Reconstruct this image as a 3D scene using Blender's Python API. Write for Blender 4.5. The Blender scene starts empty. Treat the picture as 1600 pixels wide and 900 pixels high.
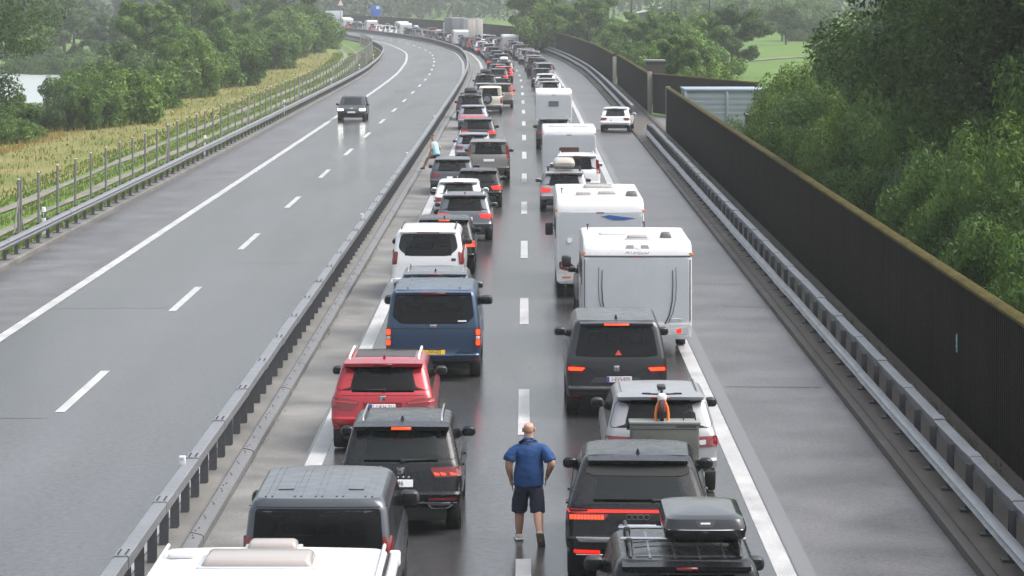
import bpy, bmesh, math, random
import numpy as np
from mathutils import Vector, Matrix

random.seed(11)
sc = bpy.context.scene
col = sc.collection
R = math.radians

# ------------------------------------------------------------------ camera
CAMH, FPX = 8.18, 4546.0          # eye height on the overpass, focal length in px of a 1600 px wide picture
cam_d = bpy.data.cameras.new('camera')
cam = bpy.data.objects.new('camera', cam_d)
col.objects.link(cam)
cam.location = (0, 0, CAMH)
cam.rotation_euler = (R(90), 0, 0)
cam_d.sensor_width = 36
cam_d.lens = FPX / 1600 * 36
cam_d.shift_y = -460 / 1600
cam_d.clip_start = 0.5
cam_d.clip_end = 9000
sc.camera = cam

# ------------------------------------------------------------------ sky, sun, exposure (overcast, rain)
SUN_EL, SUN_AZ = 55, 98
w = bpy.data.worlds.new('World')
sc.world = w
w.use_nodes = True
nt = w.node_tree
nt.nodes.clear()
wo = nt.nodes.new('ShaderNodeOutputWorld')
bg = nt.nodes.new('ShaderNodeBackground')
sky = nt.nodes.new('ShaderNodeTexSky')
sky.sky_type = 'NISHITA'
sky.sun_disc = False
sky.sun_elevation = R(SUN_EL)
sky.sun_rotation = R(SUN_AZ)
sky.altitude = 0
sky.air_density = 1.0
sky.dust_density = 6.0
sky.ozone_density = 1.0
hs = nt.nodes.new('ShaderNodeHueSaturation')
hs.inputs['Saturation'].default_value = 0.45
nt.links.new(sky.outputs[0], hs.inputs['Color'])
nt.links.new(hs.outputs[0], bg.inputs['Color'])
bg.inputs['Strength'].default_value = 0.15
nt.links.new(bg.outputs[0], wo.inputs['Surface'])
sun_d = bpy.data.lights.new('sun', 'SUN')
sun = bpy.data.objects.new('sun', sun_d)
col.objects.link(sun)
sun_d.energy = 0.6
sun_d.angle = R(40)
sun_d.color = (1.0, 0.98, 0.95)
sun.rotation_euler = (R(SUN_EL - 90), 0, R(-SUN_AZ))
vs = sc.view_settings
vs.view_transform = 'Standard'
vs.look = 'None'
vs.gamma = 1
vs.exposure = 1.2
vs.use_curve_mapping = False
sc.cycles.use_denoising = True
sc.cycles.max_bounces = 6
sc.cycles.diffuse_bounces = 3
sc.cycles.glossy_bounces = 4
sc.cycles.transparent_max_bounces = 8
sc.cycles.volume_bounces = 1
sc.cycles.sample_clamp_indirect = 6

# ------------------------------------------------------------------ materials
MATS = {}
def nmat(name):
    m = bpy.data.materials.new(name)
    m.use_nodes = True
    return m, m.node_tree, m.node_tree.nodes['Principled BSDF']

def mat(name, color, rough=.5, metal=0., coat=0., noise=0., nscale=8., bump=0., bscale=200., emit=None, estr=0., spec=.5, rvar=0.):
    if name in MATS:
        return MATS[name]
    m, t, b = nmat(name)
    c = (*color, 1)
    b.inputs['Base Color'].default_value = c
    b.inputs['Roughness'].default_value = rough
    b.inputs['Metallic'].default_value = metal
    b.inputs['Coat Weight'].default_value = coat
    b.inputs['Coat Roughness'].default_value = .06
    b.inputs['Specular IOR Level'].default_value = spec
    if noise or bump or rvar:
        tc = t.nodes.new('ShaderNodeTexCoord')
    if noise or rvar:
        n = t.nodes.new('ShaderNodeTexNoise')
        n.inputs['Scale'].default_value = nscale
        n.inputs['Detail'].default_value = 6
        n.inputs['Roughness'].default_value = .65
        t.links.new(tc.outputs['Object'], n.inputs['Vector'])
    if noise:
        mx = t.nodes.new('ShaderNodeMix')
        mx.data_type = 'RGBA'
        mx.inputs['A'].default_value = (*[v * (1 - noise) for v in color], 1)
        mx.inputs['B'].default_value = (*[min(1, v * (1 + noise)) for v in color], 1)
        t.links.new(n.outputs['Fac'], mx.inputs['Factor'])
        t.links.new(mx.outputs['Result'], b.inputs['Base Color'])
    if rvar:
        mr = t.nodes.new('ShaderNodeMapRange')
        mr.inputs['From Min'].default_value = .3
        mr.inputs['From Max'].default_value = .7
        mr.inputs['To Min'].default_value = max(.02, rough - rvar)
        mr.inputs['To Max'].default_value = min(1, rough + rvar)
        t.links.new(n.outputs['Fac'], mr.inputs['Value'])
        t.links.new(mr.outputs['Result'], b.inputs['Roughness'])
    if bump:
        n2 = t.nodes.new('ShaderNodeTexNoise')
        n2.inputs['Scale'].default_value = bscale
        n2.inputs['Detail'].default_value = 2
        t.links.new(tc.outputs['Object'], n2.inputs['Vector'])
        bp = t.nodes.new('ShaderNodeBump')
        bp.inputs['Strength'].default_value = bump
        bp.inputs['Distance'].default_value = .01
        t.links.new(n2.outputs['Fac'], bp.inputs['Height'])
        t.links.new(bp.outputs['Normal'], b.inputs['Normal'])
    if emit:
        b.inputs['Emission Color'].default_value = (*emit, 1)
        b.inputs['Emission Strength'].default_value = estr
    MATS[name] = m
    return m

def paint(name, color, metal=.35, rough=.32, coat=.7, spec=.5):
    """wet car paint: clear coat, a film of drops that breaks the gloss"""
    key = 'paint ' + name
    if key in MATS:
        return MATS[key]
    m, t, b = nmat(key)
    b.inputs['Base Color'].default_value = (*color, 1)
    b.inputs['Metallic'].default_value = metal
    b.inputs['Coat Weight'].default_value = coat
    b.inputs['Specular IOR Level'].default_value = spec
    b.inputs['Coat Roughness'].default_value = .07
    tc = t.nodes.new('ShaderNodeTexCoord')
    v = t.nodes.new('ShaderNodeTexVoronoi')
    v.inputs['Scale'].default_value = 38
    t.links.new(tc.outputs['Object'], v.inputs['Vector'])
    n = t.nodes.new('ShaderNodeTexNoise')
    n.inputs['Scale'].default_value = 5
    n.inputs['Detail'].default_value = 7
    t.links.new(tc.outputs['Object'], n.inputs['Vector'])
    mr = t.nodes.new('ShaderNodeMapRange')
    mr.inputs['To Min'].default_value = rough - .12
    mr.inputs['To Max'].default_value = rough + .16
    t.links.new(n.outputs['Fac'], mr.inputs['Value'])
    t.links.new(mr.outputs['Result'], b.inputs['Roughness'])
    bp = t.nodes.new('ShaderNodeBump')
    bp.inputs['Strength'].default_value = .22
    bp.inputs['Distance'].default_value = .004
    t.links.new(v.outputs['Distance'], bp.inputs['Height'])
    t.links.new(bp.outputs['Normal'], b.inputs['Normal'])
    t.links.new(bp.outputs['Normal'], b.inputs['Coat Normal'])
    MATS[key] = m
    return m

def wet_asphalt(name, base, lo, hi, rlo, rhi, stretch=(1, .12, 1), bump=0., tracks=None, grain=55, spec=.5, sheen=None, gritty=.5):
    m, t, b = nmat(name)
    tc = t.nodes.new('ShaderNodeTexCoord')
    mp = t.nodes.new('ShaderNodeMapping')
    mp.inputs['Scale'].default_value = stretch
    t.links.new(tc.outputs['Object'], mp.inputs['Vector'])
    n = t.nodes.new('ShaderNodeTexNoise')
    n.inputs['Scale'].default_value = .55
    n.inputs['Detail'].default_value = 5
    n.inputs['Roughness'].default_value = .5
    t.links.new(mp.outputs[0], n.inputs['Vector'])
    g = t.nodes.new('ShaderNodeTexNoise')
    g.inputs['Scale'].default_value = grain
    g.inputs['Detail'].default_value = 4
    t.links.new(tc.outputs['Object'], g.inputs['Vector'])
    big = t.nodes.new('ShaderNodeTexNoise')
    big.inputs['Scale'].default_value = .09
    big.inputs['Detail'].default_value = 5
    t.links.new(tc.outputs['Object'], big.inputs['Vector'])
    add = t.nodes.new('ShaderNodeMath')
    add.operation = 'ADD'
    t.links.new(n.outputs['Fac'], add.inputs[0])
    t.links.new(big.outputs['Fac'], add.inputs[1])
    mr = t.nodes.new('ShaderNodeMapRange')
    mr.interpolation_type = 'SMOOTHSTEP'
    mr.inputs['From Min'].default_value = .62
    mr.inputs['From Max'].default_value = 1.38
    mr.inputs['To Min'].default_value = rlo
    mr.inputs['To Max'].default_value = rhi
    t.links.new(add.outputs[0], mr.inputs['Value'])
    if tracks:
        # polished wheel tracks along the lanes
        uv = t.nodes.new('ShaderNodeUVMap')
        sx = t.nodes.new('ShaderNodeSeparateXYZ')
        t.links.new(uv.outputs[0], sx.inputs[0])
        m1 = t.nodes.new('ShaderNodeMapRange')
        m1.inputs['From Min'].default_value, m1.inputs['From Max'].default_value = tracks[0], tracks[1]
        t.links.new(sx.outputs['X'], m1.inputs['Value'])
        tr = t.nodes.new('ShaderNodeValToRGB')
        tr.color_ramp.interpolation = 'B_SPLINE'
        el = tr.color_ramp.elements
        el[0].position, el[0].color = 0, (.3, .3, .3, 1)
        el[1].position, el[1].color = 1, (.3, .3, .3, 1)
        for c_ in tracks[2]:
            for dd, vv in ((-.50, .35), (-.2, 1), (.2, 1), (.50, .35)):
                e = el.new((c_ + dd - tracks[0]) / (tracks[1] - tracks[0]))
                e.color = (vv, vv, vv, 1)
        ma = t.nodes.new('ShaderNodeMath')
        ma.operation = 'MULTIPLY_ADD'
        ma.inputs[1].default_value = -.04
        t.links.new(tr.outputs['Color'], ma.inputs[0])
        t.links.new(mr.outputs['Result'], ma.inputs[2])
        t.links.new(ma.outputs[0], b.inputs['Roughness'])
    else:
        t.links.new(mr.outputs['Result'], b.inputs['Roughness'])
    cr = t.nodes.new('ShaderNodeValToRGB')
    cr.color_ramp.elements[0].position = .35
    cr.color_ramp.elements[0].color = (*[v * lo for v in base], 1)
    cr.color_ramp.elements[1].position = .68
    cr.color_ramp.elements[1].color = (*[v * hi for v in base], 1)
    md = t.nodes.new('ShaderNodeMath')
    md.operation = 'MULTIPLY_ADD'
    md.inputs[1].default_value = .5
    t.links.new(g.outputs['Fac'], md.inputs[0])
    hf = t.nodes.new('ShaderNodeMath')
    hf.operation = 'MULTIPLY'
    hf.inputs[1].default_value = .5
    t.links.new(n.outputs['Fac'], hf.inputs[0])
    t.links.new(hf.outputs[0], md.inputs[2])
    t.links.new(md.outputs[0], cr.inputs['Fac'])
    t.links.new(cr.outputs['Color'], b.inputs['Base Color'])
    b.inputs['IOR'].default_value = 1.36
    b.inputs['Specular IOR Level'].default_value = spec
    if sheen:
        # the water film is uneven: gloss varies in patches and with the grit
        sm = t.nodes.new('ShaderNodeMath')
        sm.operation = 'MULTIPLY_ADD'
        sm.inputs[1].default_value = gritty
        t.links.new(g.outputs['Fac'], sm.inputs[0])
        t.links.new(add.outputs[0], sm.inputs[2])
        sr = t.nodes.new('ShaderNodeMapRange')
        sr.inputs['From Min'].default_value = .78 + .5 * gritty
        sr.inputs['From Max'].default_value = 1.22 + .5 * gritty
        sr.inputs['To Min'].default_value, sr.inputs['To Max'].default_value = sheen
        t.links.new(sm.outputs[0], sr.inputs['Value'])
        t.links.new(sr.outputs['Result'], b.inputs['Specular IOR Level'])
    if bump:
        bp = t.nodes.new('ShaderNodeBump')
        bp.inputs['Strength'].default_value = bump
        bp.inputs['Distance'].default_value = .012
        t.links.new(g.outputs['Fac'], bp.inputs['Height'])
        t.links.new(bp.outputs['Normal'], b.inputs['Normal'])
    MATS[name] = m
    return m

def leaf_mat(name, dark, light, trans=.35, patchy=.8):
    m, t, b = nmat(name)
    g = t.nodes.new('ShaderNodeNewGeometry')
    cr = t.nodes.new('ShaderNodeValToRGB')
    cr.color_ramp.elements[0].color = (*dark, 1)
    cr.color_ramp.elements[1].color = (*light, 1)
    # young and old growth in patches
    tc = t.nodes.new('ShaderNodeTexCoord')
    pn = t.nodes.new('ShaderNodeTexNoise')
    pn.inputs['Scale'].default_value = patchy
    pn.inputs['Detail'].default_value = 2
    t.links.new(tc.outputs['Object'], pn.inputs['Vector'])
    pr = t.nodes.new('ShaderNodeMapRange')
    pr.inputs['From Min'].default_value, pr.inputs['From Max'].default_value = .35, .65
    pr.inputs['To Min'].default_value, pr.inputs['To Max'].default_value = -.28, .28
    t.links.new(pn.outputs['Fac'], pr.inputs['Value'])
    ad = t.nodes.new('ShaderNodeMath')
    ad.operation = 'MULTIPLY_ADD'
    ad.inputs[1].default_value = .55
    sh_ = t.nodes.new('ShaderNodeMath')
    sh_.inputs[1].default_value = .22
    t.links.new(pr.outputs['Result'], sh_.inputs[0])
    t.links.new(g.outputs['Random Per Island'], ad.inputs[0])
    t.links.new(sh_.outputs[0], ad.inputs[2])
    t.links.new(ad.outputs[0], cr.inputs['Fac'])
    t.links.new(cr.outputs['Color'], b.inputs['Base Color'])
    b.inputs['Roughness'].default_value = .5
    b.inputs['Specular IOR Level'].default_value = .35
    tr = t.nodes.new('ShaderNodeBsdfTranslucent')
    t.links.new(cr.outputs['Color'], tr.inputs['Color'])
    mx = t.nodes.new('ShaderNodeMixShader')
    mx.inputs['Fac'].default_value = trans
    t.links.new(b.outputs[0], mx.inputs[1])
    t.links.new(tr.outputs[0], mx.inputs[2])
    t.links.new(mx.outputs[0], t.nodes['Material Output'].inputs['Surface'])
    MATS[name] = m
    return m

GLASS = mat('tinted glass', (.008, .009, .010), .08, bump=.12, bscale=45, spec=.35)
GLASSL = mat('clear glass', (.022, .028, .030), .07, bump=.10, bscale=45, spec=.5)
for g_, k_, tint in ((GLASS, .42, (.35, .37, .38, 1)), (GLASSL, .55, (.62, .68, .68, 1))):
    t = g_.node_tree
    tp_ = t.nodes.new('ShaderNodeBsdfTransparent')
    tp_.inputs['Color'].default_value = tint
    mx = t.nodes.new('ShaderNodeMixShader')
    mx.inputs['Fac'].default_value = k_
    t.links.new(t.nodes['Principled BSDF'].outputs[0], mx.inputs[1])
    t.links.new(tp_.outputs[0], mx.inputs[2])
    t.links.new(mx.outputs[0], t.nodes['Material Output'].inputs['Surface'])
SEATM = mat('seat cloth', (.045, .045, .048), .85)
RUBBER = mat('tyre rubber', (.016, .016, .017), .6, noise=.3, nscale=20)
RIM = mat('alloy', (.35, .36, .38), .35, .8)
BLACK = mat('black plastic', (.02, .021, .023), .45, rvar=.15, nscale=30)
UNDER = mat('underbody', (.01, .01, .01), .8)
GAP = mat('panel gap', (.006, .006, .006), .7)
CHROME = mat('chrome', (.65, .66, .68), .18, .95)
RED = mat('red lens', (.16, .006, .008), .15, 0, .6)
REDLIT = mat('lit red lens', (.25, .008, .006), .25, 0, .1, emit=(1, .025, .012), estr=.55)
ORLIT = mat('lit brake lamp', (.3, .02, .01), .25, 0, .1, emit=(1, .06, .012), estr=1.0)
AMBER = mat('amber lens', (.6, .16, .02), .2, 0, .5)
CLEARL = mat('clear lens', (.55, .56, .58), .12, .2, .6)
HEADLIT = mat('lit headlamp', (.9, .9, .85), .2, emit=(1, .98, .88), estr=9)
PLATEW = mat('plate white', (.72, .72, .72), .35)
PLATEY = mat('plate yellow', (.75, .45, .02), .35)
PBLUE = mat('plate blue', (.02, .06, .3), .4)
INK = mat('plate ink', (.03, .03, .03), .5)
INKR = mat('plate ink red', (.25, .03, .05), .5)

# ------------------------------------------------------------------ mesh helpers
def link(o, parent=None):
    col.objects.link(o)
    if parent is not None:
        o.parent = parent
    return o

def mk(name, verts, faces, m, parent=None, smooth=True, angle=35, mats=None, fm=None):
    me = bpy.data.meshes.new(name)
    me.from_pydata([tuple(v) for v in verts], [], faces)
    if mats:
        for x in mats:
            me.materials.append(x)
        if fm:
            me.polygons.foreach_set('material_index', fm)
    elif m:
        me.materials.append(m)
    if smooth:
        me.shade_smooth()
        me.set_sharp_from_angle(angle=R(angle))
    o = bpy.data.objects.new(name, me)
    return link(o, parent)

def empty(name, loc=(0, 0, 0), rz=0):
    o = bpy.data.objects.new(name, None)
    o.empty_display_size = .2
    o.location = loc
    o.rotation_euler = (0, 0, rz)
    return link(o)

def tag(o, label=None, cat=None, group=None, kind=None):
    if label:
        o['label'] = label
    if cat:
        o['category'] = cat
    if group:
        o['group'] = group
    if kind:
        o['kind'] = kind
    return o

def dup(o, name=None, parent=None):
    c = o.copy()
    link(c, parent)
    return c

_rb = {}
def rbox(name, size, m, parent=None, loc=(0, 0, 0), bev=.02, seg=2, rot=(0, 0, 0), taper=None):
    """a bevelled box; taper=(sx, sy) narrows the top"""
    key = (tuple(round(s, 4) for s in size), bev, seg, taper, m.name if m else None)
    me = _rb.get(key)
    if me is None:
        bm = bmesh.new()
        bmesh.ops.create_cube(bm, size=1)
        for v in bm.verts:
            v.co = Vector((v.co.x * size[0], v.co.y * size[1], v.co.z * size[2]))
            if taper and v.co.z > 0:
                v.co.x *= taper[0]
                v.co.y *= taper[1]
        if bev:
            bmesh.ops.bevel(bm, geom=bm.edges[:], offset=min(bev, min(size) * .49), segments=seg, affect='EDGES', profile=.5)
        me = bpy.data.meshes.new(name)
        bm.to_mesh(me)
        bm.free()
        if m:
            me.materials.append(m)
        me.shade_smooth()
        me.set_sharp_from_angle(angle=R(40))
        _rb[key] = me
    o = bpy.data.objects.new(name, me)
    o.location = loc
    o.rotation_euler = rot
    return link(o, parent)

def tube(name, pts, r, m, parent=None, n=8, r2=None, cap=True):
    """a round bar along a polyline, tapering from r to r2"""
    pts = [Vector(p) for p in pts]
    vs, fs = [], []
    for i, p in enumerate(pts):
        d = (pts[min(i + 1, len(pts) - 1)] - pts[max(i - 1, 0)]).normalized()
        a = d.orthogonal().normalized() if i == 0 else (a - d * a.dot(d)).normalized()
        b = d.cross(a)
        rr = r if r2 is None else r + (r2 - r) * i / (len(pts) - 1)
        for k in range(n):
            t = 2 * math.pi * k / n
            vs.append(p + (a * math.cos(t) + b * math.sin(t)) * rr)
    for i in range(len(pts) - 1):
        for k in range(n):
            k2 = (k + 1) % n
            fs.append((i * n + k, i * n + k2, (i + 1) * n + k2, (i + 1) * n + k))
    if cap:
        fs.append(tuple(range(n))[::-1])
        fs.append(tuple((len(pts) - 1) * n + k for k in range(n)))
    if name is None:
        return vs, fs
    return mk(name, vs, fs, m, parent)

def roundpoly(pts, r, n=4):
    """round the corners of a polygon"""
    out = []
    N = len(pts)
    for i in range(N):
        p0, p, p1 = Vector(pts[i - 1]), Vector(pts[i]), Vector(pts[(i + 1) % N])
        a, b = p0 - p, p1 - p
        rr = min(r, a.length * .45, b.length * .45)
        a.normalize()
        b.normalize()
        A, B = p + a * rr, p + b * rr
        for k in range(n + 1):
            t = k / n
            out.append(tuple(A * (1 - t) ** 2 + p * 2 * t * (1 - t) + B * t * t))
    return out

def densify(pts, step):
    out = []
    for i in range(len(pts)):
        a, b = Vector(pts[i]), Vector(pts[(i + 1) % len(pts)])
        k = max(1, int((b - a).length / step))
        for j in range(k):
            out.append(tuple(a + (b - a) * j / k))
    return out

def patch(name, outline, fn, out, m, parent, off=.004, depth=.02, rings=4):
    """a panel of the given outline laid on the surface fn(p, q), standing proud by off, with a rim going back by depth"""
    N = len(outline)
    cx = sum(p[0] for p in outline) / N
    cy = sum(p[1] for p in outline) / N
    out = Vector(out)
    def pos(p, q, o):
        e = .004
        P = fn(p, q)
        n = (fn(p + e, q) - fn(p - e, q)).cross(fn(p, q + e) - fn(p, q - e))
        if n.length < 1e-12:
            n = out.copy()
        n.normalize()
        if n.dot(out) < 0:
            n = -n
        return P + n * o
    vs, fs = [], []
    for p in outline:
        vs.append(pos(p[0], p[1], -depth))
    for k in range(rings):
        s = 1 - k / rings
        for p in outline:
            vs.append(pos(cx + (p[0] - cx) * s, cy + (p[1] - cy) * s, off))
    vs.append(pos(cx, cy, off))
    for k in range(rings):
        for i in range(N):
            j = (i + 1) % N
            fs.append((k * N + i, k * N + j, (k + 1) * N + j, (k + 1) * N + i))
    for i in range(N):
        fs.append((rings * N + i, rings * N + (i + 1) % N, (rings + 1) * N))
    # orientation
    a, b, c_ = (Vector(vs[x]) for x in fs[-1])
    if (b - a).cross(c_ - a).dot(out) < 0:
        fs = [f[::-1] for f in fs]
    return mk(name, vs, fs, m, parent)
# ------------------------------------------------------------------ the road's line
CK = [(-60, -.27), (0, -.02), (40, .155), (60, .25), (100, .42), (150, .63), (200, .79), (230, .85), (255, .87), (284, .79), (304, .60), (323, .26),
      (344, -.15), (363, -.72), (395, -1.9), (422, -3.6), (477, -8.3), (531, -15.0), (600, -25.6), (664, -36.4), (760, -55), (900, -86), (1100, -136), (1400, -220), (4000, -950)]
def _slopes(K):
    m = []
    for i in range(len(K)):
        a, b = K[max(i - 1, 0)], K[min(i + 1, len(K) - 1)]
        m.append((b[1] - a[1]) / (b[0] - a[0]))
    return m
CM = _slopes(CK)
def cx(y):
    y = max(CK[0][0], min(CK[-1][0], y))
    for i in range(len(CK) - 1):
        if y <= CK[i + 1][0]:
            break
    (x0, a), (x1, b) = CK[i], CK[i + 1]
    h = x1 - x0
    t = (y - x0) / h
    return (2 * t ** 3 - 3 * t ** 2 + 1) * a + (t ** 3 - 2 * t * t + t) * h * CM[i] + (-2 * t ** 3 + 3 * t * t) * b + (t ** 3 - t * t) * h * CM[i + 1]
def head(y):
    return -math.atan((cx(y + 1) - cx(y - 1)) / 2)

Y0, YF = 12, 1000
def yrange(a, b, near=4.0, far=12.0):
    out, y = [], a
    while y < b:
        out.append(y)
        y += near if y < 350 else far
    out.append(b)
    return out

def ribbon(name, prof, ys, m, parent=None, smooth=True, angle=30):
    """a cross-section [(offset, z), ...] swept along the road"""
    vs, fs = [], []
    n = len(prof)
    for y in ys:
        c = cx(y)
        for o, z in prof:
            vs.append((c + o, y, z))
    for i in range(len(ys) - 1):
        for k in range(n - 1):
            fs.append((i * n + k, i * n + k + 1, (i + 1) * n + k + 1, (i + 1) * n + k))
    ob = mk(name, vs, fs, m, parent, smooth, angle)
    uvl = ob.data.uv_layers.new(name='UVMap')
    for lp in ob.data.loops:
        i, k = divmod(lp.vertex_index, n)
        uvl.data[lp.index].uv = (prof[k][0], ys[i])
    return ob

def at(px, py, z=0.):
    """road-plane point seen at a picture position (only used to read off where things stand)"""
    Y = (CAMH - z) * FPX / (py + 10)
    return ((px - 800) * Y / FPX, Y)

# ------------------------------------------------------------------ ground
def sstep(a, b, x):
    t = max(0., min(1., (x - a) / (b - a)))
    return t * t * (3 - 2 * t)
def gz(x, y):
    o = x - cx(y)
    z = -.30
    if o < -15.9:
        z = -.12 - .38 * sstep(-16.2, -18.4, o) - .5 * sstep(-21, -34, o)
        z -= 3.2 * sstep(-37, -41, o) * (1 - sstep(-72, -78, o)) * (1 - sstep(430, 520, y))
        z += 1.0 * sstep(-90, -200, o)
    elif o > 8.7:
        z = -.30 - 1.2 * sstep(9, 14, o) + 1.2 * sstep(20, 60, o)
        z += 2.0 * sstep(60, 160, o)
    far = max(0, y - 1350) if o < 10 else max(0, y - 1350 + 8 * max(0, min(70, o - 25)))
    z += .024 * far * sstep(0, 400, far) + .012 * max(0, abs(o) - 260) * sstep(260, 500, abs(o))
    if abs(o) > 18:
        z += .25 * math.sin(x * .13 + y * .031) * math.sin(y * .047 - x * .05) * sstep(18, 40, abs(o))
    return min(z, 75)

gx = sorted(set([-16.05, -15.5, -8, 0, 8.5, 8.9] + [-17, -18.4, -20, -22, -25, -29, -34, -37, -38.5, -40, -41.5, -50, -60, -71, -73, -75, -78, -85, -95, -110, -130, -160, -200, -260, -340, -450, -600, -850, -1200]
     + [10, 12, 14, 17, 21, 26, 32, 40, 50, 62, 76, 92, 110, 135, 165, 200, 260, 340, 450, 600, 850, 1200]))
gy = [-60, -30, 0] + list(range(20, 520, 12)) + list(range(520, 1000, 40)) + list(range(1000, 3400, 160)) + [3600]
gv, gf = [], []
for y in gy:
    for o in gx:
        x = cx(y) + o
        gv.append((x, y, gz(x, y)))
n = len(gx)
for i in range(len(gy) - 1):
    for k in range(n - 1):
        gf.append((i * n + k, i * n + k + 1, (i + 1) * n + k + 1, (i + 1) * n + k))
def ground_mat():
    m, t, b = nmat('meadow')
    tc = t.nodes.new('ShaderNodeTexCoord')
    n1 = t.nodes.new('ShaderNodeTexNoise')
    n1.inputs['Scale'].default_value = .11
    n1.inputs['Detail'].default_value = 8
    n1.inputs['Roughness'].default_value = .6
    t.links.new(tc.outputs['Object'], n1.inputs['Vector'])
    n2 = t.nodes.new('ShaderNodeTexNoise')
    n2.inputs['Scale'].default_value = 3.5
    n2.inputs['Detail'].default_value = 6
    t.links.new(tc.outputs['Object'], n2.inputs['Vector'])
    cr = t.nodes.new('ShaderNodeValToRGB')
    e = cr.color_ramp.elements
    e[0].position, e[0].color = .3, (.045, .105, .005, 1)
    e[1].position, e[1].color = .72, (.10, .185, .009, 1)
    mx = t.nodes.new('ShaderNodeMix')
    mx.data_type = 'FLOAT'
    mx.inputs['Factor'].default_value = .45
    t.links.new(n1.outputs['Fac'], mx.inputs['A'])
    t.links.new(n2.outputs['Fac'], mx.inputs['B'])
    t.links.new(mx.outputs['Result'], cr.inputs['Fac'])
    t.links.new(cr.outputs['Color'], b.inputs['Base Color'])
    b.inputs['Roughness'].default_value = .8
    bp = t.nodes.new('ShaderNodeBump')
    bp.inputs['Strength'].default_value = .6
    bp.inputs['Distance'].default_value = .15
    t.links.new(n2.outputs['Fac'], bp.inputs['Height'])
    t.links.new(bp.outputs['Normal'], b.inputs['Normal'])
    return m
tag(mk('ground', gv, gf, ground_mat(), None, True, 60), 'green meadow and verge land on both sides of the motorway', kind='structure')

# straw-coloured strip of rough meadow between the wheel tracks and the bushes
m, t, b = nmat('dry meadow')
tc = t.nodes.new('ShaderNodeTexCoord')
nn = t.nodes.new('ShaderNodeTexNoise')
nn.inputs['Scale'].default_value = .16
nn.inputs['Detail'].default_value = 10
nn.inputs['Roughness'].default_value = .7
cr = t.nodes.new('ShaderNodeValToRGB')
cr.color_ramp.elements[0].position, cr.color_ramp.elements[0].color = .34, (.095, .135, .034, 1)
cr.color_ramp.elements[1].position, cr.color_ramp.elements[1].color = .64, (.225, .195, .085, 1)
t.links.new(tc.outputs['Object'], nn.inputs['Vector'])
t.links.new(nn.outputs['Fac'], cr.inputs['Fac'])
t.links.new(cr.outputs['Color'], b.inputs['Base Color'])
b.inputs['Roughness'].default_value = .9
b.inputs['Specular IOR Level'].default_value = .1
DO = [-35, -33, -31, -29, -27, -25, -23.5, -22.0, -21.5]
fv, ff = [], []
FY = list(range(50, 460, 6))
for y in FY:
    for o in DO:
        e = .5 * math.sin(y * .21 + o) if o in (-35, -21.5) else 0
        x = cx(y) + o + e
        fv.append((x, y, gz(x, y) + (.10 if o not in (-35, -21.5) else -.05)))
for i in range(len(FY) - 1):
    for k in range(len(DO) - 1):
        ff.append((i * len(DO) + k, i * len(DO) + k + 1, (i + 1) * len(DO) + k + 1, (i + 1) * len(DO) + k))
tag(mk('field', fv, ff, m, None, True, 60), 'strip of straw-coloured rough meadow beyond the wheel tracks', kind='structure')

# river
m, t, b = nmat('river water')
b.inputs['Base Color'].default_value = (.33, .37, .36, 1)
b.inputs['Roughness'].default_value = .35
tc = t.nodes.new('ShaderNodeTexCoord')
nn = t.nodes.new('ShaderNodeTexNoise')
nn.inputs['Scale'].default_value = 1.2
nn.inputs['Detail'].default_value = 5
bp = t.nodes.new('ShaderNodeBump')
bp.inputs['Strength'].default_value = .5
bp.inputs['Distance'].default_value = .2
t.links.new(tc.outputs['Object'], nn.inputs['Vector'])
t.links.new(nn.outputs['Fac'], bp.inputs['Height'])
t.links.new(bp.outputs['Normal'], b.inputs['Normal'])
tag(ribbon('river', [(-76, -2.9), (-60, -2.9), (-39, -2.9)], list(range(60, 520, 10)), m), 'pale milky river glinting between the bushes', kind='structure')

# carriageways
ASPH = wet_asphalt('wet asphalt', (.050, .050, .053), .5, 1.5, .17, .265, sheen=(.22, .62), gritty=.6, grain=9, tracks=(-3.86, 3.86, (-2.65, -1.15, 1.2, 2.7)))
ASPH2 = wet_asphalt('wet asphalt paler', (.060, .060, .065), .5, 1.5, .18, .265, stretch=(.9, .08, 1), sheen=(.26, .62), gritty=.5, grain=9, tracks=(-12.62, -5.38, (-11.5, -10.0, -8.1, -6.6)))
SHOUL = wet_asphalt('shoulder asphalt', (.088, .085, .087), .4, 1.6, .29, .40, stretch=(1, .8, 1), grain=16, sheen=(.28, .62), gritty=.55)
CONC = wet_asphalt('gutter concrete', (.175, .172, .163), .35, 1.4, .50, .72, stretch=(1.2, 1.2, 1))
LEDGE = wet_asphalt('brown stained concrete', (.085, .073, .062), .4, 1.5, .45, .75, stretch=(1.5, 1.5, 1))
CONCD = wet_asphalt('weathered concrete', (.145, .14, .13), .45, 1.35, .45, .75, stretch=(1.5, 1.5, 1))
SEAL = wet_asphalt('sealed joint', (.15, .15, .155), .7, 1.2, .31, .45)
LINE = wet_asphalt('road paint', (.44, .44, .44), .6, 1.2, .31, .5, stretch=(4, 2, 1), grain=30)
YS = yrange(Y0, YF)
road_r = tag(ribbon('road', [(-3.86, 0), (-2, .01), (0, .02), (2, .01), (3.86, 0)], YS, ASPH), 'wet dark grey carriageway carrying the two stopped queues', kind='structure')
shoulder_r = tag(ribbon('shoulder', [(3.86, 0), (4.1, 0), (6.4, -.02)], YS, SHOUL), 'wet hard shoulder beside the dark noise wall', kind='structure')
road_l = tag(ribbon('road', [(-12.62, 0), (-10.8, .012), (-9.05, .02), (-7.2, .012), (-5.38, 0)], YS, ASPH2), 'wet open carriageway with one oncoming car', kind='structure')
shoulder_l = tag(ribbon('shoulder', [(-15.4, -.02), (-12.62, 0)], YS, SHOUL), 'wet hard shoulder beside the grassy verge', kind='structure')
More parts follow.
